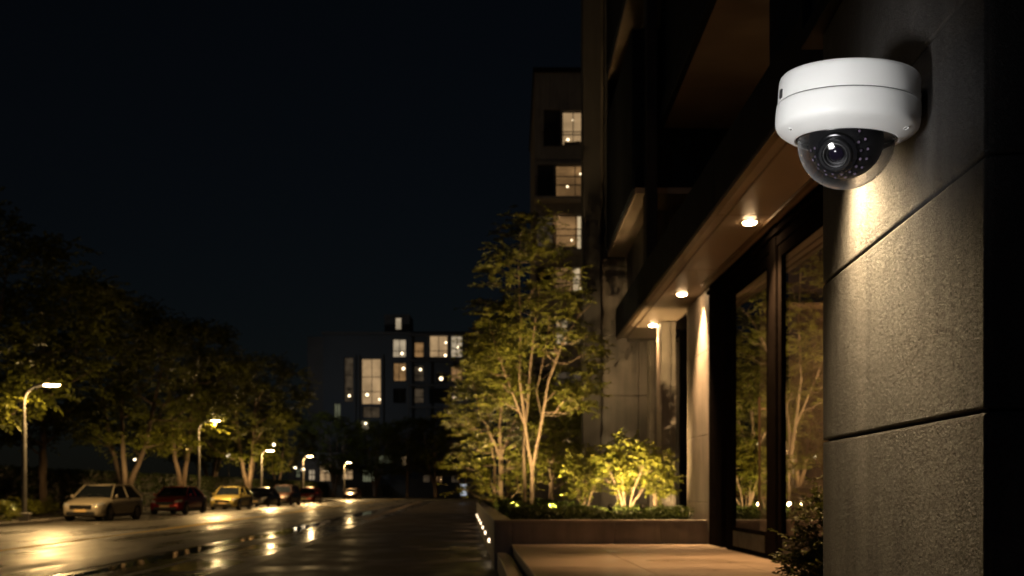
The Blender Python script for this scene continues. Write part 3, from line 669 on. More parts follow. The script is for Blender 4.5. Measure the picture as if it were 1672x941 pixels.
def grow(parent, stems, clumps, rg, leaf=.10, twigs=12, per=9, bark='bark', lm='leaf', twig_len=None, limb_r=.018, twig_geo=True, flat=.55, wid=.42, spread=1.0):
    """stems: [(pts, radii)], clumps: [(centre, radius)] -> trunk mesh and crown mesh under parent"""
    was = PLAN[0]; PLAN[0] = False
    mb = MB(); nodes = []
    for pts, rr in stems:
        pts = [Vector(p) for p in pts]
        fine = []; fr = []
        for i in range(len(pts) - 1):
            for k in range(4):
                t = k / 4; p = pts[i].lerp(pts[i + 1], t) + Vector((rg.uniform(-1, 1), rg.uniform(-1, 1), 0)) * rr[i] * .25 * (k > 0)
                fine.append(p); fr.append(rr[i] + (rr[i + 1] - rr[i]) * t)
        fine.append(pts[-1]); fr.append(rr[-1])
        mb.tube(fine, fr, 8); nodes += [(p, r) for p, r in zip(fine, fr)]
    base = list(nodes)
    P = []; D = []; Nn = []; L = []; W = []
    for c, cr in clumps:
        c = Vector(c)
        best = min(nodes, key=lambda q: (q[0] - c).length + (3 * max(0, q[0].z - c.z + cr * .3)) + (0 if q[1] > limb_r * .5 else .3))
        a = best[0]; d = c - a; r0 = min(best[1] * .6, limb_r)
        m1 = a + d * .35 + Vector((0, 0, -.06 * d.length)) + Vector((rg.uniform(-1, 1), rg.uniform(-1, 1), rg.uniform(-.5, .5))) * d.length * .08
        m2 = a + d * .7 + Vector((0, 0, .03 * d.length)) + Vector((rg.uniform(-1, 1), rg.uniform(-1, 1), rg.uniform(-.5, .5))) * d.length * .08
        mb.tube([a, m1, m2, c], [r0, r0 * .8, r0 * .6, r0 * .35], 5, cap=False)
        nodes += [(m1, r0 * .8), (m2, r0 * .6)]
        out = Vector((d.x, d.y, 0)); out = out.normalized() if out.length > .01 else Vector((1, 0, 0))
        for _ in range(twigs):
            th = rg.uniform(0, 2 * PI)
            td = Vector((math.cos(th), math.sin(th), rg.gauss(.12, .5) * flat)) + out * .45 * spread
            td.normalize()
            st = m2.lerp(c, rg.uniform(.2, 1)) if rg.random() < .35 else c.copy()
            st += Vector((rg.gauss(0, .25), rg.gauss(0, .25), rg.gauss(0, .28))) * cr
            ln = cr * rg.uniform(.55, 1.15)
            end = st + td * ln + Vector((0, 0, -.10 * ln))
            if twig_geo: mb.tube([st, st.lerp(end, .5) + Vector((0, 0, .05 * ln)), end], [r0 * .22, r0 * .16, r0 * .08], 3, cap=False)
            side = td.cross(Vector((0, 0, 1))); side = side.normalized() if side.length > .01 else Vector((1, 0, 0))
            for q in range(per):
                t = (q + .7) / per
                p = st.lerp(end, t) + Vector((0, 0, .05 * ln * (1 - abs(2 * t - 1))))
                s = 1 if q % 2 else -1
                ld = td * rg.uniform(.35, .9) + side * s * rg.uniform(.5, 1.1) + Vector((0, 0, rg.gauss(-.05, .3)))
                if q == per - 1: ld = td + Vector((0, 0, rg.gauss(-.1, .2)))
                nn = Vector((rg.gauss(0, .4), rg.gauss(0, .4), 1))
                l = leaf * rg.uniform(.65, 1.2); P.append(p[:]); D.append(ld[:]); Nn.append(nn[:]); L.append(l); W.append(l * wid * rg.uniform(.85, 1.15))
    tr = mb.build('trunk', bark, parent, smooth=True, angle=180)
    cr_ = leaf_object('crown', np.array(P), np.array(D), np.array(Nn), np.array(L), np.array(W), lm, parent)
    PLAN[0] = was
    return tr, cr_

def scatter(rg, shape, n, mind):
    """n points inside shape(), kept mind apart"""
    out = []; tries = 0
    while len(out) < n and tries < n * 200:
        tries += 1; p = shape(rg)
        if p is None: continue
        if all((Vector(p) - Vector(q)).length > mind for q in out): out.append(p)
    return out
def px(x, y, Y): return ((x - 836) / 1400 * Y, Y, H + (800 - y) / 1400 * Y)

# main garden tree (several stems), local coordinates = world minus base
def rel(base, p): return (p[0] - base[0], p[1] - base[1], p[2] - base[2])
rg = random.Random(11)
b0 = (px(868, 820, 17.2)[0], 17.2, CT - .1)
t1 = thing('garden_tree', b0, 'tall slender multi-stemmed tree in the planter, lit from below', 'tree')
def R_(x, y, Y): return rel(b0, px(x, y, Y))
stems = [([(0, 0, 0), R_(868, 765, 17.2), R_(858, 700, 17.2), R_(848, 620, 17.2), R_(850, 520, 17.3), R_(846, 430, 17.3), R_(852, 375, 17.3)], [.062, .05, .042, .034, .026, .016, .008]),
         ([R_(869, 768, 17.2), R_(884, 690, 17.0), R_(896, 620, 16.9), R_(918, 560, 16.8), R_(945, 515, 16.7), R_(965, 495, 16.7)], [.046, .04, .032, .024, .016, .008]),
         ([R_(859, 700, 17.2), R_(836, 640, 17.1), R_(815, 585, 17.0), R_(800, 530, 17.0), R_(792, 490, 17.0)], [.028, .024, .018, .012, .006]),
         ([(-.14, .5, 0), R_(856, 720, 17.7), R_(862, 640, 17.7), R_(872, 540, 17.6), R_(884, 450, 17.6)], [.06, .05, .04, .026, .01]),
         ([R_(886, 690, 17.0), R_(876, 640, 17.3), R_(892, 560, 17.5), R_(905, 470, 17.6)], [.022, .018, .014, .008])]
def crown1(g):
    y = g.uniform(350, 665); f = (y - 350) / 315
    if f < .38: xc, hw = 862 - 4 * f, 26 + 150 * f
    else: xc, hw = 868 + 22 * (f - .38), 84 + 26 * math.sin((f - .38) * PI / .62)
    x = xc + hw * g.uniform(-1, 1); Y = 17.2 + g.uniform(-1, 1) * hw * 17 / 1400 * .8
    # empty inside low down
    if f > .8 and abs(x - xc) < 25: return None
    return R_(x, y, Y)
cl = [(p, rg.uniform(.22, .35)) for p in scatter(rg, crown1, 112, .24)]
stems = [(a_, [q_ * .72 for q_ in b_]) for a_, b_ in stems]
grow(t1, stems, cl, rg, leaf=.088, twigs=11, per=10)
# second garden tree
b0 = (px(817, 820, 21.5)[0], 21.5, CT - .1)
t2 = thing('garden_tree', b0, 'smaller low-branching tree at the far end of the planter, brightly lit trunk', 'tree')
stems = [([(0, 0, 0), R_(818, 750, 21.5), R_(815, 700, 21.5), R_(822, 640, 21.5), R_(825, 590, 21.5)], [.075, .06, .045, .03, .012]),
         ([R_(818, 752, 21.5), R_(803, 715, 21.3), R_(788, 680, 21.2), R_(775, 640, 21.2)], [.045, .035, .022, .01]),
         ([R_(818, 745, 21.5), R_(835, 700, 21.5), R_(850, 660, 21.5), R_(858, 620, 21.5)], [.04, .03, .02, .01]),
         ([(-.14, .1, 0), R_(808, 760, 21.7), R_(800, 720, 21.9), R_(795, 650, 22)], [.045, .035, .025, .01])]
def crown2(g):
    y = g.uniform(555, 800); f = (y - 555) / 245
    hw = 30 + 48 * math.sin(min(1, f * 1.5) * PI / 2) - (18 * max(0, f - .75) / .25); xc = 808
    x = xc + hw * g.uniform(-1, 1); Y = 21.5 + g.uniform(-1, 1) * hw * 21 / 1400 * .9
    if f > .6 and abs(x - 818) < 18: return None
    return R_(x, y, Y)
cl = [(p, rg.uniform(.32, .48)) for p in scatter(rg, crown2, 100, .27)]
grow(t2, stems, cl, rg, leaf=.105, twigs=11, per=9)
# trees further down the planter, dim
for (bx, Y, x0, x1, yt, yb, lab, seed) in ((830, 26, 765, 880, 480, 720, 'dim leafy tree behind the two lit garden trees', 3), (900, 21, 870, 985, 610, 790, 'dark low tree filling the gap between garden tree and building wing', 4)):
    b0 = (px(bx, 820, Y)[0], Y, CT - .1); tt = thing('garden_tree', b0, lab, 'tree'); rr = random.Random(seed)
    stems = [([(0, 0, 0), R_(bx, (yt + yb) / 2 + 60, Y), R_((x0 + x1) / 2, yt + 40, Y)], [.08, .05, .02])]
    def cr3(g):
        a = g.uniform(0, 2 * PI); r = math.sqrt(g.random()); f = g.uniform(-1, 1); k = math.sqrt(max(0, 1 - f * f))
        return R_((x0 + x1) / 2 + (x1 - x0) / 2 * r * k * math.cos(a), (yt + yb) / 2 - (yb - yt) / 2 * f, Y + (x1 - x0) / 2 * r * k * math.sin(a) * Y / 1400)
    cl = [(p, rr.uniform(.4, .6)) for p in scatter(rr, cr3, 60, .35)]
    grow(tt, stems, cl, rr, leaf=.15, twigs=9, per=8)

# shrubs
def shrub(base, label, spec, nst, seed, leaf, tw, per, lm='leaf_shrub', n=40, name='shrub'):
    global b0
    b0 = base; s = thing(name, base, label, 'shrub'); rr = random.Random(seed); x0, x1, yt, yb, Y, dep = spec
    def sh(g):
        a = g.uniform(0, 2 * PI); r = g.uniform(.25, 1); f = g.uniform(-1, 1); k = math.sqrt(max(0, 1 - f * f * .9))
        return R_((x0 + x1) / 2 + (x1 - x0) / 2 * r * k * math.cos(a), (yt + yb) / 2 - (yb - yt) / 2 * f, Y + dep * r * k * math.sin(a))
    cl = [(p, rr.uniform(.15, .25)) for p in scatter(rr, sh, n, .19)]
    stems = []
    for i in range(nst):
        q = rr.choice(cl)[0]; stems.append(([(rr.uniform(-.06, .06), rr.uniform(-.05, .05), 0), (q[0] * .35, q[1] * .35, q[2] * .5), (q[0] * .8, q[1] * .8, q[2] * .85)], [.016, .012, .006]))
    grow(s, stems, cl, rr, leaf * .82, tw + 1, per + 1, lm=lm, limb_r=.009, wid=.46, flat=1.15)
shrub((px(1022, 820, 15.0)[0], 15.0, CT - .1), 'bright yellow-green shrub with broad leaves over the two garden spotlights', (965, 1078, 720, 800, 15.0, .55), 9, 21, .115, 8, 7, n=40)
shrub((px(955, 820, 15.8)[0], 15.8, CT - .1), 'dimmer green shrub left of the bright spotlit shrub', (920, 985, 735, 810, 15.8, .5), 5, 22, .10, 8, 7, n=28)
shrub((px(1080, 820, 14.6)[0], 15.2, CT - .1), 'loose green shrub against the stone piers at the right end of the planter', (1060, 1100, 745, 815, 15.2, .4), 5, 23, .10, 8, 7, n=20)

# ground cover, uncountable
rr = np.random.default_rng(8)
def cover(x0, x1, y0, y1, n, hmax, leaf, m, name, parent=None, xf=None):
    X = rr.uniform(x0, x1, n); Y = rr.uniform(y0, y1, n)
    if xf is not None: X = X + xf(Y)
    mound = .5 + .5 * np.sin(X * 5.3 + 1.3 * np.sin(Y * 4)) * np.sin(Y * 4.7 + X * 1.7)
    Z = (CT - .1) + rr.uniform(.02, 1, n) ** .7 * hmax * (.62 + .38 * mound)
    P = np.stack([X, Y * K, Z], 1); th = rr.uniform(0, 2 * PI, n)
    D = np.stack([np.cos(th), np.sin(th), rr.normal(.5, .5, n)], 1); Nn = np.stack([rr.normal(0, .6, n), rr.normal(0, .6, n), np.ones(n)], 1)
    L = leaf * rr.uniform(.7, 1.25, n)
    return leaf_object(name, P, D, Nn, L, L * .42, m, parent)
g1 = cover(.02, 2.88, 13.62, 15.2, 16000, .30, .06, 'leaf_low', 'ground_cover'); tag(g1, 'low dark green ground cover carpeting the planter', 'ground cover', kind='stuff')
g2 = cover(.28, 1.6, 15.2, 33, 16000, .34, .09, 'leaf_low', 'ground_cover', xf=lambda Y: PLX(Y)); tag(g2, 'dark ground cover along the far stretch of the planter', 'ground cover', kind='stuff')

# garden spotlights
def garden_spot(x, y, tgt, power, label, cone=95, z=.22, cat=True):
    zb = CT - .1
    s = thing('garden_spotlight', (x, y, zb), label, 'spotlight', 'garden spotlights in the planter')
    PLAN[0] = False; d = (Vector((tgt[0], tgt[1] * K, tgt[2])) - Vector((x, y * K, zb + z))).normalized(); p = Vector((0, 0, z))
    mb = MB(); mb.tube([(0, 0, 0), (0, 0, z)], .012, 8); mb.build('stake', 'metal', s)
    mb = MB(); mb.lathe([(0, -.07), (.036, -.07), (.042, -.05), (.044, .03), (.038, .03), (.038, .015), (0, .015)], 24, p, d); mb.build('lamp_housing', 'metal', s, smooth=True)
    mb = MB(); mb.lathe([(.037, .018), (0, .022)], 20, p, d); mb.build('lamp_lens', 'e_garden', s)
    light('spot_beam', 'SPOT', p + d * .04, power, (1.0, .69, .32), s, p + d * 2, .03, cone, .8)
    light('spot_spill', 'POINT', p + d * .10, min(4.0, power * .009), (1.0, .72, .34), s, None, .03); PLAN[0] = True
garden_spot(px(997, 830, 13.9)[0], 13.9, (1.9, 15.3, 2.0), 800, 'garden spotlight at the planter front, left of the two under the bright shrub', z=.29)
garden_spot(px(1049, 830, 13.9)[0], 13.9, (2.1, 15.2, 1.9), 900, 'garden spotlight at the planter front, right of the two under the bright shrub', z=.29)
garden_spot(px(905, 830, 15.6)[0], 15.6, (.5, 17.4, 3.2), 1300, 'spotlight in the ground cover aimed up into the tall garden tree', 80)
garden_spot(px(845, 825, 15.4)[0], 15.4, (.2, 17.3, 3.6), 900, 'spotlight at the foot of the tall garden tree, left of its trunks', 80)
garden_spot(px(826, 825, 19.8)[0], 19.8, (-.3, 21.8, 2.6), 1300, 'spotlight below the smaller far garden tree', 100)
garden_spot(px(800, 825, 23.5)[0] + .2, 23.6, (-.5, 21.5, 3), 700, 'spotlight behind the smaller far garden tree', 100)
garden_spot(px(935, 825, 16.6)[0], 16.5, (2.2, 19.5, 2.2), 90, 'dim spotlight below the dimmer shrub, grazing the garden wall', 90)

# boxwood next to the pillar
b0 = (1.50, 3.75, PZ)
bx = thing('boxwood_bush', b0, 'dense dark green boxwood bush beside the stone pillar', 'bush')
PLAN[0] = False; mb = MB(); mb.lathe([(0, 0), (.20, 0), (.24, .22), (.25, .24), (.22, .24), (.21, .20), (0, .20)], 32); mb.build('pot', 'planter', bx, smooth=True, angle=30); PLAN[0] = True
rgb = random.Random(77)
def bsh(g):
    v = Vector((g.gauss(0, 1), g.gauss(0, 1), g.gauss(0, 1))).normalized() * g.uniform(.45, 1)
    w = .30 * (1 - .30 * max(0, v.z))
    return (v.x * w, v.y * w, .50 + v.z * .40)
cl = [(p, rgb.uniform(.07, .11)) for p in scatter(rgb, bsh, 210, .055)]
stems = [([(0, 0, .15), (dx, dy, .45), (dx * 2, dy * 2, .8)], [.016, .011, .005]) for dx, dy in ((0, 0), (.07, .02), (-.07, .03), (.02, -.08))]
grow(bx, stems, cl, rgb, .026, 9, 11, bark='bark_dark', lm='leaf_box', limb_r=.005, flat=1.6, wid=.5)

# ------------------------------------------------------------------ street trees across the road
def street_tree_mesh(seed, ht, rw, trunk_h, nst, ncl=125):
    """returns an Empty with trunk and crown, at origin"""
    global b0
    rr = random.Random(seed)
    e = bpy.data.objects.new('street_tree', None); COL.objects.link(e)
    cz = (ht + trunk_h) / 2; rz = (ht - trunk_h) / 2
    lobes = [(rr.uniform(0, 2 * PI), rr.uniform(-.7, .9), rr.uniform(.15, .35)) for _ in range(9)]
    def sh(g):
        a = g.uniform(0, 2 * PI); f = g.uniform(-1, 1); k = math.sqrt(max(0, 1 - f * f)); r = g.uniform(.3, 1) ** .6
        k *= 1.0 - .25 * max(0, -f)
        amp = .82 + sum(h * math.exp(-((math.cos(a - la) - 1) ** 2 * 3 + (f - lf) ** 2 * 5)) for la, lf, h in lobes)
        return (rw * r * k * amp * math.cos(a), rw * r * k * amp * math.sin(a), cz + rz * f * min(1.12, amp))
    cl = [(p, rr.uniform(.75, 1.25) * rw / 5.5) for p in scatter(rr, sh, ncl, rw * .15)]
    stems = []
    for i in range(nst):
        a = 2 * PI * i / nst + rr.uniform(-.4, .4); sp = rw * rr.uniform(.25, .5)
        ex, ey = math.cos(a) * sp, math.sin(a) * sp
        stems.append(([(ex * .04, ey * .04, 0), (ex * .12, ey * .12, trunk_h * .55), (ex * .45, ey * .45, trunk_h * 1.2), (ex, ey, cz + rz * .45)], [.24, .19, .14, .04]))
    grow(e, stems, cl, rr, leaf=.30 * rw / 5.5, twigs=14, per=8, bark='bark_dark', lm='leaf_far', limb_r=.07, wid=.48, twig_geo=False, flat=.9)
    return e
protos = [street_tree_mesh(101, 14.5, 5.6, 3.4, 3), street_tree_mesh(102, 13.5, 5.2, 3.2, 2), street_tree_mesh(103, 12.0, 4.6, 3.0, 4)]
used = [False] * 3
def place_tree(k, x, y, s, rz, label, group, sz=1.0, name='street_tree'):
    global protos
    if used[k]: o = copy_tree(protos[k])
    else: o = protos[k]; used[k] = True
    o.location = (x, y * K, 0); o.scale = (s, s, s * sz); o.rotation_euler = (0, 0, rz); tag(o, label, 'tree', group); return o
G = 'street trees behind the parked cars'
TR = [  # px, Y, kind, scale, rot, zscale, label
    (-72, 36.5, 0, .95, .3, 1.0, 'big street tree at the left edge arching over the first street lamp'),
    (70, 46, 1, 1.0, 1.9, .95, 'dark street tree between the first lamp and the cream car'),
    (205, 55, 0, 1.0, 2.6, .98, 'forked street tree rising behind the cream hatchback'),
    (297, 66, 1, 1.02, .8, 1.05, 'street tree behind the red car, its low leaves lit'),
    (405, 84, 2, 1.18, 4.0, 1.0, 'broad street tree with lit pale trunk behind the dark cars'),
    (345, 92, 0, 1.1, 5.0, .98, 'darker street tree set back behind the second street lamp'),
    (452, 124, 1, .86, 3.3, 1.15, 'street tree towards the end of the row, above the far red car'),
    (545, 150, 2, 1.2, 1.1, 1.0, 'last small street tree of the row before the far building')]
for (x, Y, k, s, rz, sz, lab) in TR: place_tree(k, (x - 836) / 1400 * Y, Y, s, rz, lab, G, sz)
G2 = 'dark trees in front of the far building'
for i, (x, Y, k, s, lab) in enumerate(((612, 150, 2, 1.1, 'leftmost dark tree in front of the far building'), (665, 146, 1, 1.02, 'dark tree in front of the middle of the far building'),
                                      (712, 142, 2, 1.12, 'dark tree in front of the right half of the far building'), (757, 130, 0, .86, 'rightmost dark tree in front of the far building, beside the planter trees'))):
    place_tree(k, (x - 836) / 1400 * Y, Y, s, i * 1.7, lab, G2)

for (x, Y, pw, lab) in ((2, 38, 1000, 'added hidden uplight under the big tree at the left edge'), (205, 53.5, 900, 'added hidden uplight under the forked tree behind the cream car'), (297, 64, 1500, 'added hidden uplight under the tree behind the red car'),
                  (405, 82, 3600, 'added hidden uplight under the broad pale-trunked tree'), (452, 121, 3800, 'added hidden uplight under the tree above the far red car')):
    X = (x - 836) / 1400 * Y + .5; s_ = thing('added_tree_uplight', (X, Y, 0), lab, 'spotlight', 'added uplights under the street trees'); PLAN[0] = False  # uplights added out of sight to brighten the tree crowns
    mb = MB(); mb.lathe([(0, 0), (.12, 0), (.13, .02), (.13, .16), (.10, .18), (.10, .15), (0, .15)], 20); mb.build('lamp_housing', 'metal', s_, smooth=True, angle=30)
    mb = MB(); mb.lathe([(.10, .155), (0, .155)], 16); mb.build('lamp_lens', 'e_garden', s_)
    light('spot_beam', 'SPOT', (0, 0, .2), pw, (1.0, .66, .26), s_, (.5, .6, 5), .08, 125, 1.0); PLAN[0] = True
# hedge and low bushes on the left
hd = thing('hedge', (0, 0, 0), 'long clipped dark hedge running behind the parked cars', 'hedge')
mb = MB(); mb.prism([S(-26.2, 20), S(-24.9, 20), S(-24.9, 190), S(-26.2, 190)], 0, 2.35); mb.build('hedge_core', 'soil', hd)
n = 42000
Y = rr.uniform(20, 190, n) ** 1.0; side = rr.random(n)
X = np.where(side < .6, -24.85 + rr.normal(0, .05, n), rr.uniform(-26.2, -24.85, n)) + SX * Y
Z = np.where(side < .6, rr.uniform(.05, 2.4, n), 2.38 + rr.normal(0, .06, n))
th = rr.uniform(0, 2 * PI, n); D = np.stack([np.cos(th), np.sin(th), rr.normal(.2, .5, n)], 1); Nn = np.stack([rr.normal(.8, .5, n), rr.normal(-.5, .5, n), rr.normal(.5, .5, n)], 1)
L = rr.uniform(.16, .3, n); leaf_object('hedge_leaves', np.stack([X, Y * K, Z], 1), D, Nn, L, L * .5, 'hedge', hd)
for i, (x, Y, lab) in enumerate(((10, 33.5, 'low brown-green bush left of the first lamp post'), (60, 37.5, 'low bush between the lamp post and the cream car'), (88, 41, 'low bush behind the bonnet of the cream car'))):
    b0 = ((x - 836) / 1400 * Y - .8, Y, 0); s = thing('low_bush', b0, lab, 'bush', 'low bushes by the first lamp post'); r3 = random.Random(i + 40)
    cl = [(p, .3) for p in scatter(r3, lambda g: (g.uniform(-.9, .9), g.uniform(-.6, .6), g.uniform(.2, .75)), 26, .2)]
    grow(s, [([(0, 0, 0), (0, 0, .3), (.1, 0, .6)], [.03, .02, .01])], cl, r3, .13, 9, 7, bark='bark_dark', lm='leaf_far', limb_r=.012)

# ------------------------------------------------------------------ street lamps
def street_lamp(t, Y, ht, label, power, arm=1.0, head=True, glow='e_street'):
    x, y = S(t, Y)
    s = thing('street_lamp', (x, y, 0), label, 'street lamp', 'street lamps along the far pavement', rz=ROT); PLAN[0] = False
    mb = MB(); mb.tube([(0, 0, 0), (0, 0, .05), (0, 0, .06), (0, 0, ht * .72)], [.17, .17, .105, .095], 16); mb.build('pole_base', 'galv', s, smooth=True, angle=30)
    pts = [(0, 0, ht * .72), (0, 0, ht - .75)]; 
    for k in range(1, 9):
        a = k / 8 * PI / 2 * .93; pts.append((.62 * arm * (1 - math.cos(a)), 0, ht - .75 + .72 * math.sin(a)))
    pts.append((arm * .85, 0, ht + .02))
    mb = MB(); mb.tube(pts, [.06] * len(pts), 10); mb.build('pole_arm', 'galv', s, smooth=True)
    mb = MB(); c = (arm * .85 + .26, 0, ht + .02)
    mb.lathe([(0, .075), (.12, .07), (.20, .045), (.245, 0), (.24, -.012)], 28, (0, 0, 0)); mb.v = [(q[0] * 1.45 + c[0], q[1] * .8 + c[1], q[2] + c[2]) for q in mb.v]
    mb.build('lamp_head', 'galv', s, smooth=True)
    mb = MB(); mb.lathe([(.235, -.010), (.22, -.05), (.14, -.085), (0, -.098)], 28); mb.v = [(q[0] * 1.45 + c[0], q[1] * .8 + c[1], q[2] + c[2]) for q in mb.v]
    mb.build('lamp_glass', glow, s, smooth=True)
    light('street_light', 'SPOT', (c[0], c[1], c[2] - .13), power * 2.0, (1.0, .60, .22), s, (c[0], c[1], 0), .07, 167, .12)
    light('street_glow', 'POINT', (c[0] + .1, c[1], c[2] - .15), power * .34, (1.0, .66, .27), s, None, .06); PLAN[0] = True
    return s
street_lamp(-18.2, 35, 5.55, 'nearest street lamp at the left edge of the photo', 1150, 1.0)
street_lamp(-18.35, 58, 5.95, 'second street lamp, between the red and the yellow car', 2600, 1.0)
street_lamp(-18.5, 76, 4.75, 'third street lamp, behind the dark parked cars', 2000, .6)
street_lamp(-18.5, 95, 5.0, 'fourth street lamp, beyond the far red car', 2200, .6)
street_lamp(-18.5, 126, 5.3, 'farthest street lamp, above the last parked car', 2800, .5)
def globe(x, y, Y, r, label, power=60):
    X, _, Z = px(x, y, Y)
    s = thing('globe_lamp', (X, Y, 0), label, 'lamp', 'round garden lamps beyond the hedge')
    PLAN[0] = False; mb = MB(); mb.tube([(0, 0, 0), (0, 0, Z - r)], [.06, .045], 8); mb.lathe([(.05, Z - r * 1.1), (.12, Z - r * .9), (.1, Z - r * .7)], 12); mb.build('post', 'metal', s)
    mb = MB(); mb.lathe([(r * math.sin(PI * k / 10), Z - r * math.cos(PI * k / 10)) for k in range(11)], 16); mb.build('globe', 'e_street2', s, smooth=True)
    PLAN[0] = True
globe(373, 744, 90, .2, 'round lamp glowing between the two trunks behind the yellow car', 250)
globe(447, 726, 110, .2, 'round lamp hanging low in the lit leaves above the third street lamp', 300)
globe(220, 750, 80, .12, 'faint round lamp behind the forked tree', 30)
globe(482, 763, 138, .22, 'leftmost small round lamp in front of the far shop windows', 0)
globe(495, 766, 142, .25, 'small round lamp just right of the leftmost far lamp', 0)
globe(597, 692, 150, .24, 'round lamp high in front of the far building stairwell', 0)

# cabinet at the foot of the first lamp
X, Y = S(-17.95, 34.6)
cb = thing('utility_cabinet', (X, Y, 0), 'small pale grey utility box at the foot of the first lamp post', 'utility box')
PLAN[0] = False; mb = MB(); mb.box(-.2, .2, -.15, .15, 0, .28); mb.build('cabinet_body', 'box_grey', cb, bevel=.015)
mb = MB(); mb.box(-.23, .23, -.18, .18, .28, .33); mb.build('lid', 'box_grey', cb, bevel=.012); PLAN[0] = True

# ------------------------------------------------------------------ cars
def paint(name, c):
    return mat(name, tuple(q * .8 for q in c), tuple(q * .9 for q in c), 2, 0.30, 0.36, coat=0.7, metal=0.55)
def make_car(t, Y, col, label, kind='hatch', yaw=-.09, sc_=1.09):
    x, y = S(t, Y)
    s = thing('parked_car', (x, y, -.12), label, 'car', 'cars parked along the far kerb', rz=ROT + yaw); PLAN[0] = False; s.scale = (sc_, sc_, sc_)
    pm = paint('paint_' + str(len(bpy.data.materials)), col)
    if kind == 'hatch': Ln, Hh, roof0, roof1, tail, deck = 4.25, 1.50, 1.75, 3.35, 4.05, 1.02
    elif kind == 'suv': Ln, Hh, roof0, roof1, tail, deck = 4.55, 1.68, 1.75, 3.85, 4.40, 1.10
    else: Ln, Hh, roof0, roof1, tail, deck = 4.65, 1.46, 1.85, 3.05, 3.95, 1.03
    up = .10 if kind == 'suv' else 0
    st = [(0, .30, .50, .60), (.05, .24, .64, .72), (.16, .20, .73, .80), (.45, .18, .83 + up, .865), (.95, .18, .92 + up, .89), (1.20, .18, .96 + up, .895),
          (2.2, .18, .97 + up, .90), (3.3, .18, .98 + up, .895), (tail, .20, deck, .87), (Ln - .15, .24, deck - .05, .83), (Ln - .03, .30, deck - .16, .77), (Ln, .36, .62, .70)]
    vs = []; fs = []
    # refine the stations
    fine = []
    for i in range(len(st) - 1):
        for k in range(3): fine.append(tuple(st[i][j] + (st[i + 1][j] - st[i][j]) * k / 3 for j in range(4)))
    fine.append(st[-1])
    sec = [(.86, 0), (.97, .10), (1.0, .30), (1.0, .55), (.985, .78), (.94, .92), (.84, .985), (.5, 1.02), (0, 1.03)]
    ring = sec + [(-a, b) for a, b in sec[-2::-1]]
    n = len(ring)
    for (yy, z0, z1, w) in fine:
        for a, b in ring:
            zz = z0 + (z1 - z0) * b; yo = 0
            # wheel arch hollow
            if abs(a) >= .94 and b < .56:
                pass
            vs.append((a * w, yy, zz))
    for i in range(len(fine) - 1):
        for k in range(n - 1): fs.append((i * n + k, i * n + k + 1, (i + 1) * n + k + 1, (i + 1) * n + k))
        fs.append((i * n + n - 1, i * n, (i + 1) * n, (i + 1) * n + n - 1))
    fs += [tuple(range(n)), tuple((len(fine) - 1) * n + k for k in range(n))]
    mb = MB(); mb.add(vs, fs); mb.build('body', pm, s, smooth=True, angle=60)
    bz = .965 + up; wb_, wt = .80, .63
    A, B, C_, D_ = 1.08, roof0, roof1, tail - .05
    g = lambda yy, w, z: (w, yy, z)
    zr = Hh - .04
    # roof with rounded edge
    mb = MB(); rv = []; rf = []; ny = 7; nx = 9
    for i in range(ny):
        f = i / (ny - 1); yy = B - .03 + (C_ - B + .10) * f; ed = .05 * (1 - math.sin(PI * min(1, max(0, f)) ) ** .4)
        for j in range(nx):
            q = -1 + 2 * j / (nx - 1); rv.append((q * (wt + .035), yy, zr + .055 * (1 - abs(q) ** 2.6) - ed))
    for i in range(ny - 1):
        for j in range(nx - 1): rf.append((i * nx + j, i * nx + j + 1, (i + 1) * nx + j + 1, (i + 1) * nx + j))
    mb.add(rv, rf); ro = mb.build('roof', pm, s, smooth=True, angle=180)
    md = ro.modifiers.new('thick', 'SOLIDIFY'); md.thickness = .03; md.offset = -1
    mb = MB(); mb.add([(-wb_, A, bz), (wb_, A, bz), (wt, B, zr), (-wt, B, zr)], [(0, 1, 2, 3)]); mb.build('windscreen', 'dark_glass', s)
    mb = MB(); mb.add([(-wb_ + .04, D_, bz + .02), (wb_ - .04, D_, bz + .02), (wt, C_, zr), (-wt, C_, zr)], [(0, 1, 2, 3)]); mb.build('rear_window', 'dark_glass', s)
    for sg in (-1, 1):
        mb = MB(); mb.add([(sg * (wb_ + .035), A, bz - .03), (sg * (wb_ + .035), D_, bz - .03), (sg * wt, C_, zr), (sg * wt, B, zr)], [(0, 1, 2, 3)]); mb.build('side_window', 'dark_glass', s)
        mb = MB(); e = sg * .006
        mb.tube([(sg * wb_ * 1.03, A - .02, bz - .02), (sg * (wb_ + wt) / 2 * 1.015, (A + B) / 2, (bz + zr) / 2 + .015), (sg * wt + e, B, zr + .005)], .032, 6)
        mb.tube([(sg * wt + e, B, zr + .005), (sg * wt + e, C_, zr + .005)], .03, 6)
        mb.tube([(sg * wt + e, C_, zr + .005), (sg * (wb_ + .03), D_, bz - .01)], .055, 6)
        mb.tube([(sg * (wt + .008), (B + C_) / 2, zr), (sg * (wb_ + .045), (A + D_) / 2 + .05, bz - .02)], .03, 6)
        mb.build('window_pillar', pm, s, smooth=True)
        mb = MB(); mb.box(sg * .90 - .09 * (sg < 0) - .0, sg * .90 + .09 * (sg > 0) , A + .12, A + .22, bz - .02, bz + .11)
        mb.v = [(q[0] + sg * .02, q[1], q[2]) for q in mb.v]; mb.build('wing_mirror', pm, s, bevel=.03, seg=3)
        # headlamp wraps round the corner
        mb = MB(); zl = .60 + up * .6
        mb.add([(sg * .50, .035, zl), (sg * .72, .10, zl + .01), (sg * .835, .38, zl + .07), (sg * .80, .36, zl + .17), (sg * .68, .13, zl + .13), (sg * .50, .075, zl + .10)], [(0, 1, 2, 3, 4, 5)])
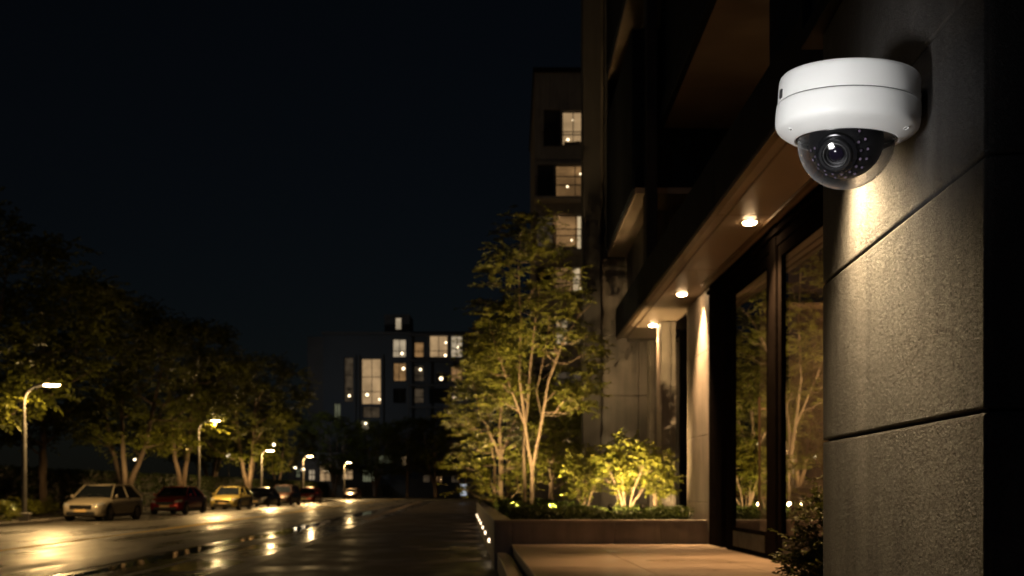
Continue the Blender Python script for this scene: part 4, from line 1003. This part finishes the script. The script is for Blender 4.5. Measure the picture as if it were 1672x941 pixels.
        o = mb.build('headlight', 'headlamp', s); o.modifiers.new('t', 'SOLIDIFY').thickness = .03; o.modifiers[0].offset = 1
        mb = MB(); mb.add([(sg * .55, Ln + .004, .74), (sg * .74, Ln - .05, .76), (sg * .74, Ln - .07, .90), (sg * .55, Ln - .01, .88)], [(0, 1, 2, 3)]); mb.build('tail_light', 'seam', s)
        mb = MB(); mb.slab((0, 0, 0), (0, 1, 0), (1, 0, 0), (0, 0, 1), 2.15, 2.33, sg * .905 - .008, sg * .905 + .008, .80, .825); mb.slab((0, 0, 0), (0, 1, 0), (1, 0, 0), (0, 0, 1), 3.05, 3.22, sg * .905 - .008, sg * .905 + .008, .80, .825); mb.build('door_handle', 'chrome', s)
        mb = MB(); mb.slab((0, 0, 0), (0, 1, 0), (1, 0, 0), (0, 0, 1), 1.15, Ln - 1.2, sg * .895 - .012, sg * .895 + .012, .20, .30); mb.build('sill_trim', 'black', s, bevel=.005)
        for yw in (.80, Ln - .86):
            # arch: dark ring, then wheel standing proud
            mb = MB(); mb.lathe([(.0, 0), (.375, 0), (.385, .012)], 28, (sg * .885, yw, .36), (sg, 0, 0)); mb.build('wheel_arch', 'black', s)
            mb = MB(); wr = .325
            mb.lathe([(.20, -.20), (wr - .03, -.20), (wr, -.17), (wr, -.03), (wr - .03, 0), (.215, .004)], 28, (sg * .905, yw, wr), (sg, 0, 0)); wo_ = mb.build('wheel', 'tyre', s, smooth=True, angle=40)
            mb = MB(); mb.lathe([(.215, .0), (.20, .004), (.195, -.03), (.05, -.02), (.045, .002), (0, .004)], 24, (sg * .905, yw, wr), (sg, 0, 0))
            for q in range(5):
                an = q * 2 * PI / 5; d = Vector((0, math.cos(an), math.sin(an))); t_ = Vector((0, -d.z, d.y))
                mb.slab((sg * .905, yw, wr), d, t_, (sg, 0, 0), .03, .20, -.028, .028, -.012, .004)
            mb.build('rim', 'rim', wo_, smooth=True, angle=30)
    mb = MB(); mb.box(-.46, .46, -.016, .06, .48, .66); mb.build('grille', 'black', s, bevel=.02)
    mb = MB()
    for z in (.53, .565, .60): mb.box(-.40, .40, -.018, -.008, z, z + .012)
    mb.build('grille_bars', 'chrome', s)
    mb = MB(); mb.lathe([(.050, 0), (.062, .004), (.074, 0), (.062, -.004), (.050, 0)], 24, (0, -.022, .585), (0, -1, 0)); mb.build('badge', 'chrome', s, smooth=True)
    mb = MB(); mb.box(-.60, .60, -.02, .12, .235, .40); mb.build('lower_intake', 'black', s, bevel=.03)
    mb = MB(); mb.box(-.26, .26, -.035, -.022, .375, .485); mb.build('number_plate', 'plate', s, bevel=.006)
    mb = MB()
    for sg in (-1, 1): mb.tube([(sg * .55, 1.03, bz + .035), (sg * .12, 1.22, bz + .12)], .010, 5)
    mb.build('wiper', 'black', s); PLAN[0] = True
    return s
make_car(-17.0, 37.4, (.55, .48, .36), 'cream hatchback, nearest of the parked cars', 'hatch', -.15)
make_car(-17.1, 48.0, (.30, .015, .010), 'deep red car parked right behind the cream hatchback', 'sedan')
make_car(-17.0, 58.8, (.46, .37, .11), 'yellow car with pale roof parked under the second street lamp', 'hatch')
make_car(-17.1, 68, (.012, .013, .016), 'black low car behind the yellow one', 'sedan')
make_car(-17.0, 76, (.06, .03, .025), 'dark brown taller car behind the black one', 'suv')
make_car(-17.05, 88, (.26, .03, .015), 'small far red car standing alone after the dark pair', 'hatch')
make_car(-17.2, 122, (.10, .025, .02), 'last and smallest parked car, dark reddish, at the end of the row', 'sedan')

# ------------------------------------------------------------------ lit buildings in the distance
def holes_wall(mb, x0, x1, z0, z1, y, holes, depth=.3):
    xs = sorted({x0, x1, *[h[0] for h in holes], *[h[1] for h in holes]}); zs = sorted({z0, z1, *[h[2] for h in holes], *[h[3] for h in holes]})
    for a, b in zip(xs, xs[1:]):
        for c, d in zip(zs, zs[1:]):
            mx, mz = (a + b) / 2, (c + d) / 2
            if any(h[0] < mx < h[1] and h[2] < mz < h[3] for h in holes): continue
            mb.add([(a, y, c), (b, y, c), (b, y, d), (a, y, d)], [(0, 1, 2, 3)])
    for h in holes:
        a, b, c, d = h
        mb.add([(a, y, c), (b, y, c), (b, y + depth, c), (a, y + depth, c)], [(0, 1, 2, 3)]); mb.add([(a, y, d), (b, y, d), (b, y + depth, d), (a, y + depth, d)], [(0, 1, 2, 3)])
        mb.add([(a, y, c), (a, y, d), (a, y + depth, d), (a, y + depth, c)], [(0, 1, 2, 3)]); mb.add([(b, y, c), (b, y, d), (b, y + depth, d), (b, y + depth, c)], [(0, 1, 2, 3)])
def PR(r, Y):
    """pixel rect (x0,y0,x1,y1) at depth Y -> x0,x1,z0,z1"""
    k = Y / 1400; return ((r[0] - 836) * k, (r[2] - 836) * k, H + (800 - r[3]) * k, H + (800 - r[1]) * k)
GL = glass_mat('flat_window_glass', (.92, .92, .92), .03)
M['pane'] = GL
def window(par, rect, y, m, mull=(), rails=(), depth=.3, bulb=None, curtain=None, fw=.06, room=2.2, furn=False):
    a, b, c, d = rect; mb = MB(); yy = y + depth - .08
    mb.box(a, a + fw, yy, yy + .06, c, d); mb.box(b - fw, b, yy, yy + .06, c, d); mb.box(a + fw, b - fw, yy, yy + .06, c, c + fw); mb.box(a + fw, b - fw, yy, yy + .06, d - fw, d)
    for f in mull: q = a + (b - a) * f; mb.box(q - fw / 2, q + fw / 2, yy, yy + .055, c + fw, d - fw)
    for f in rails: q = c + (d - c) * f; mb.box(a + fw, b - fw, yy, yy + .05, q - fw / 2, q + fw / 2)
    w_ = mb.build('window', 'metal', par)
    mb = MB(); mb.add([(a, yy + .03, c), (b, yy + .03, c), (b, yy + .03, d), (a, yy + .03, d)], [(0, 1, 2, 3)]); mb.build('pane', 'pane', w_)
    r = MB(); e = .01; y0 = y + depth; y1 = y + depth + room
    r.add([(a - e, y1, c - e), (b + e, y1, c - e), (b + e, y1, d + e), (a - e, y1, d + e)], [(0, 1, 2, 3)])
    r.add([(a - e, y0, c - e), (a - e, y1, c - e), (a - e, y1, d + e), (a - e, y0, d + e)], [(0, 1, 2, 3)]); r.add([(b + e, y0, c - e), (b + e, y1, c - e), (b + e, y1, d + e), (b + e, y0, d + e)], [(0, 1, 2, 3)])
    r.add([(a - e, y0, d + e), (b + e, y0, d + e), (b + e, y1, d + e), (a - e, y1, d + e)], [(0, 1, 2, 3)]); r.build('room', m, w_)
    if curtain:
        mb = MB(); q0, q1 = a + (b - a) * curtain[0], a + (b - a) * curtain[1]; nn = 14
        vs = []; 
        for k in range(nn + 1): X = q0 + (q1 - q0) * k / nn; vs += [(X, y0 + .12 + .04 * (k % 2), c), (X, y0 + .12 + .04 * (k % 2), d)]
        mb.add(vs, [(2 * k, 2 * k + 2, 2 * k + 3, 2 * k + 1) for k in range(nn)]); mb.build('curtain', 'curtain', w_)
    if furn:
        mb = MB(); mb.box(a + .2, a + (b - a) * .7, y0 + .5, y0 + 1.1, c, c + (d - c) * .22); mb.lathe([(0, 0), (.25, .1), (.3, .4), (0, .5)], 10, (b - .5, y0 + .6, c + .1)); mb.build('furniture', 'sofa', w_)
    if bulb:
        for (fx, fz, rr_) in bulb:
            mb = MB(); rr_ *= .6 * (1.35 if y > 100 else 1); cx, cz = a + (b - a) * fx, c + (d - c) * fz
            mb.lathe([(rr_ * math.sin(PI * k / 8), -rr_ * math.cos(PI * k / 8)) for k in range(9)], 12, (cx, y0 + .6, cz)); mb.build('room_lamp', 'e_bulb', w_, smooth=True)
    return w_

# tower
TY = 60
tw = thing('apartment_tower', (0, 0, 0), 'tall narrow apartment tower with a column of warm lit windows', 'building')
lit = [(918, 180, 956, 236), (907, 268, 957, 326), (907, 350, 958, 410), (905, 435, 958, 478), (905, 520, 958, 562), (905, 604, 958, 646)]
dark = [(888, 178, 915, 238), (878, 268, 904, 326), (876, 350, 904, 410), (876, 435, 902, 478), (876, 520, 902, 562), (876, 604, 902, 646)]
X0, X1, Z0, Z1 = PR((873, 118, 1010, 829), TY)
mb = MB(); holes_wall(mb, X0, X1, 0, Z1, TY, [PR(r, TY) for r in lit + dark], .3)
mb.add([(X0, TY, 0), (X0, TY + 14, 0), (X0, TY + 14, Z1), (X0, TY, Z1)], [(0, 1, 2, 3)]); mb.add([(X0, TY, Z1), (X1, TY, Z1), (X1, TY + 14, Z1), (X0, TY + 14, Z1)], [(0, 1, 2, 3)])
mb.build('wall', 'render_wall', tw)
mb = MB(); mb.box(X0 - .12, X1, TY - .12, TY + 14, Z1 + .002, Z1 + .3); mb.build('roof', 'metal', tw)
window(tw, PR(lit[0], TY), TY, 'room_bright', (.48,), (.33,), bulb=((.5, .88, .09), (.28, .30, .16)), furn=True)
window(tw, PR(lit[1], TY), TY, 'room', (.65,), (.45,), bulb=((.42, .50, .13), (.85, .86, .1)), furn=True)
window(tw, PR(lit[2], TY), TY, 'room', (.66,), (.45,), bulb=((.55, .40, .12), (.45, .2, .1), (.88, .86, .1)), curtain=(.72, .98), furn=True)
window(tw, PR(lit[3], TY), TY, 'room', (.55,), (.4,), curtain=(.6, .8), bulb=((.85, .3, .12),))
window(tw, PR(lit[4], TY), TY, 'room_dim', (.5,), (.4,), curtain=(.1, .4))
window(tw, PR(lit[5], TY), TY, 'room_dim', (.5,), (.4,))
for i, r in enumerate(dark): window(tw, PR(r, TY), TY, 'room_dim' if i in (2,) else 'sofa', (), (.4,))
for i, (yt, yb) in enumerate(((298, 330), (382, 414), (455, 482), (540, 566), (622, 650), (215, 240))):
    a, b, c, d = PR((872 if i < 5 else 886, yt, 960, yb), TY)
    mb = MB(); mb.box(a, b, TY - 1.3, TY - .005, c - .16, c); sl = mb.build('balcony', 'render_wall', tw) if i < 5 else tw
    mb = MB(); yy = TY - 1.25 if i < 5 else TY - .08
    mb.box(a, b, yy, yy + .05, d - .05, d)
    k = a + .05
    while k < b: mb.box(k, k + .02, yy + .01, yy + .03, c, d - .05); k += .13
    mb.build('railing', 'metal', sl)
light('balcony_light', 'SPOT', (PR((915, 345, 930, 350), TY)[0], TY - .6, PR((0, 345, 1, 346), TY)[3]), 90, WARM, tw, (4, TY + .5, 10), .1, 150, .8)

light('tower_fill', 'SPOT', (5.5, TY - 14, 6), 900, (1.0, .74, .48), tw, (3.0, TY, 16), .3, 100, 1.0)  # unseen spot added to lift the tower wall out of the dark
# far block
FY = 165
fb = thing('far_apartment_block', (0, 0, 0), 'wide dark apartment block at the end of the street with scattered lit windows', 'building')
W_ = [ # rect, material, mullions, rails, bulbs
    ((590, 585, 622, 660), 'room_bright', (.52,), (.28, .60), ((.25, .22, .35), (.88, .12, .25))),
    ((592, 663, 620, 682), 'room_dim', (.5,), (), ()),
    ((562, 583, 577, 656), 'room_dim', (), (.3, .6), ((.45, .15, .3),)),
    ((545, 658, 556, 690), 'room_green', (.5,), (), ()),
    ((641, 553, 663, 583), 'room_white', (.5,), (.35,), ((.65, .25, .3),)),
    ((676, 558, 692, 583), 'room', (), (.4,), ()),
    ((701, 547, 731, 583), 'room_bright', (.5,), (.3,), ((.88, .7, .25), (.85, .12, .3))),
    ((736, 548, 755, 583), 'room_white', (.5,), (.4,), ((.6, .5, .25),)),
    ((642, 592, 663, 622), 'room', (.45,), (), ((.75, .72, .35),)),
    ((676, 597, 692, 622), 'room_dim', (), (.4,), ((.6, .8, .3),)),
    ((712, 608, 731, 624), 'sofa', (), (), ((.4, .45, .42),)),
    ((736, 598, 755, 622), 'room', (.5,), (), ()),
    ((676, 633, 692, 658), 'room_dim', (), (.4,), ()),
    ((736, 635, 750, 656), 'room_dim', (.5,), (), ((.4, .4, .3),)),
    ((642, 634, 663, 658), 'sofa', (.5,), (), ()), ((701, 634, 731, 658), 'sofa', (.5,), (), ()),
    ((589, 686, 602, 706), 'room_white', (), (), ()),
    ((618, 743, 640, 757), 'room_green', (.5,), (), ()), ((655, 744, 665, 760), 'room_bright', (), (), ()),
    ((521, 757, 540, 783), 'room_white', (.5,), (.5,), ()), ((505, 762, 516, 780), 'room_green', (), (), ()),
    ((558, 764, 576, 783), 'room_bright', (.5,), (.5,), ()), ((591, 766, 611, 787), 'room_green', (.5,), (), ()),
    ((690, 775, 702, 788), 'room_dim', (), (), ()), ((712, 777, 722, 788), 'room', (), (), ()), ((736, 775, 752, 788), 'room_dim', (.5,), (), ()),
]
xa, xb, za, zb = PR((528, 546, 800, 829), FY)
mb = MB(); hs = [PR(r[0], FY) for r in W_ if r[0][0] > 528]
holes_wall(mb, xa, xb, -.1, zb, FY, hs, .4)
mb.add([(xa, FY, zb), (xb, FY, zb), (xb, FY + 16, zb), (xa, FY + 16, zb)], [(0, 1, 2, 3)]); mb.add([(xb, FY, 0), (xb, FY + 16, 0), (xb, FY + 16, zb), (xb, FY, zb)], [(0, 1, 2, 3)])
mb.build('wall', 'far_wall', fb)
mb = MB(); mb.box(xa - .3, xb + .3, FY - .35, FY + 16, zb + .01, zb + .5); mb.build('roof', 'far_wall_brown', fb)
a, b, c, d = PR((500, 548, 527, 829), FY); mb = MB(); mb.box(a, b, FY + 1, FY + 14, 0, d); mb.build('side_wing', 'far_wall_brown', fb)
a, b, c, d = PR((624, 508, 666, 541), FY); h = PR((642, 513, 652, 533), FY); mb = MB(); holes_wall(mb, a, b, c - .2, d, FY + 3, [h], .3)
mb.add([(a, FY + 3, c - .2), (a, FY + 9, c - .2), (a, FY + 9, d), (a, FY + 3, d)], [(0, 1, 2, 3)]); mb.add([(b, FY + 3, c - .2), (b, FY + 9, c - .2), (b, FY + 9, d), (b, FY + 3, d)], [(0, 1, 2, 3)]); mb.add([(a, FY + 3, d), (b, FY + 3, d), (b, FY + 9, d), (a, FY + 9, d)], [(0, 1, 2, 3)])
mb.build('penthouse', 'far_wall_brown', fb); window(fb, h, FY + 3, 'room_white', (), (), fw=.08)
# projecting floor slabs and fins of the right half
mb = MB()
for yy in (546, 588, 628, 664, 700): a, b, c, d = PR((667, yy, 760, yy + 3), FY); mb.box(a, b, FY - 1.2, FY - .005, c, d)
for xx in (667, 697, 733, 758): a, b, c, d = PR((xx, 546, xx + 2.2, 700), FY); mb.box(a, b, FY - 1.25, FY - .9, c, d)
for xx in (580, 586, 625): a, b, c, d = PR((xx, 580, xx + 1.5, 720), FY); mb.box(a, b, FY - .4, FY - .01, c, d)
mb.build('floor_slabs', 'far_wall_brown', fb)
for r, m_, mu, ra, bu in W_:
    if r[0] > 528: window(fb, PR(r, FY), FY, m_, mu, ra, .4, bu, fw=.12, room=3)
light('block_fill', 'SPOT', (-38, FY - 26, 16), 3200, (.86, .93, 1.0), fb, (-22, FY, 18), .5, 110, 1.0)  # unseen cool spot added to brighten the far block wall
# low shop building left of it
sp = thing('low_shop_building', (0, 0, 0), 'low building with bright shop windows at the end of the car row', 'building')
xa, xb, za, zb = PR((470, 742, 560, 829), 150)
hs = [((503, 766, 514, 784)), ((521, 757, 541, 786)), ((482, 764, 490, 780))]
mb = MB(); holes_wall(mb, xa, xb, -.1, zb, 150, [PR(r, 150) for r in hs], .4); mb.add([(xa, 150, zb), (xb, 150, zb), (xb, 160, zb), (xa, 160, zb)], [(0, 1, 2, 3)]); mb.build('wall', 'far_wall_brown', sp)
mb = MB(); mb.box(xa - .3, xb + .3, 149.6, 160, zb + .01, zb + .35); mb.build('roof', 'far_wall', sp)
for i, r in enumerate(hs): window(sp, PR(r, 150), 150, ('room_white', 'room_bright', 'room_green')[i], (.5,), (.5,), .4, fw=.12, room=3)

# lit signboard and parked vehicle at the end of the road
X, _, Z = px(757, 800, 85)
sg = thing('lit_panel', (X, 85, 0), 'small white lit panel at the end of the forecourt beside the planter trees', 'sign')
PLAN[0] = False; mb = MB(); mb.box(-.34, .34, -.05, .05, .55, 2.0); mb.build('panel_case', 'metal', sg, bevel=.02)
mb = MB(); mb.box(-.29, .29, -.06, -.052, .72, 1.85); mb.build('panel_face', emit('panel_glow', (.8, .86, .95), .7, .6), sg)
mb = MB(); mb.box(-.25, -.2, -.03, .03, 0, .55); mb.box(.2, .25, -.03, .03, 0, .55); mb.build('post', 'metal', sg); PLAN[0] = True
make_car(2.25, 100, (.02, .02, .022), 'dark car at the end of the road in front of the far building', 'sedan')

# ------------------------------------------------------------------ unseen key and fill lamps aimed at the dome camera, weak added moon
PLAN[0] = False
light('dome_key', 'SPOT', (-.55, .45, H + 1.65), 70, (1.0, .985, .96), None, (DX - .0, DY - .02, H + .665), .06, 7.8, .45)
light('dome_fill', 'AREA', (-.55, 1.35, H + .10), .50, (1.0, .98, .95), None, (DX, DY, H + .64), .36, spread=rad(18))
cool_fill = light('cool_fill', 'SUN', (0, 0, 30), .03, (.62, .74, 1.0)); cool_fill.data.angle = rad(.5); cool_fill.rotation_euler = (rad(58), 0, rad(-38))  # unseen cool sun lamp added to lift the upper facade

sc.view_settings.view_transform = 'Standard'; sc.view_settings.look = 'None'; sc.view_settings.exposure = 0
sc.cycles.use_denoising = True
sc.cycles.max_bounces = 8; sc.cycles.transparent_max_bounces = 12; sc.cycles.diffuse_bounces = 3; sc.cycles.glossy_bounces = 4
sc.cycles.caustics_reflective = False; sc.cycles.caustics_refractive = False
sc.cycles.sample_clamp_indirect = 3.0
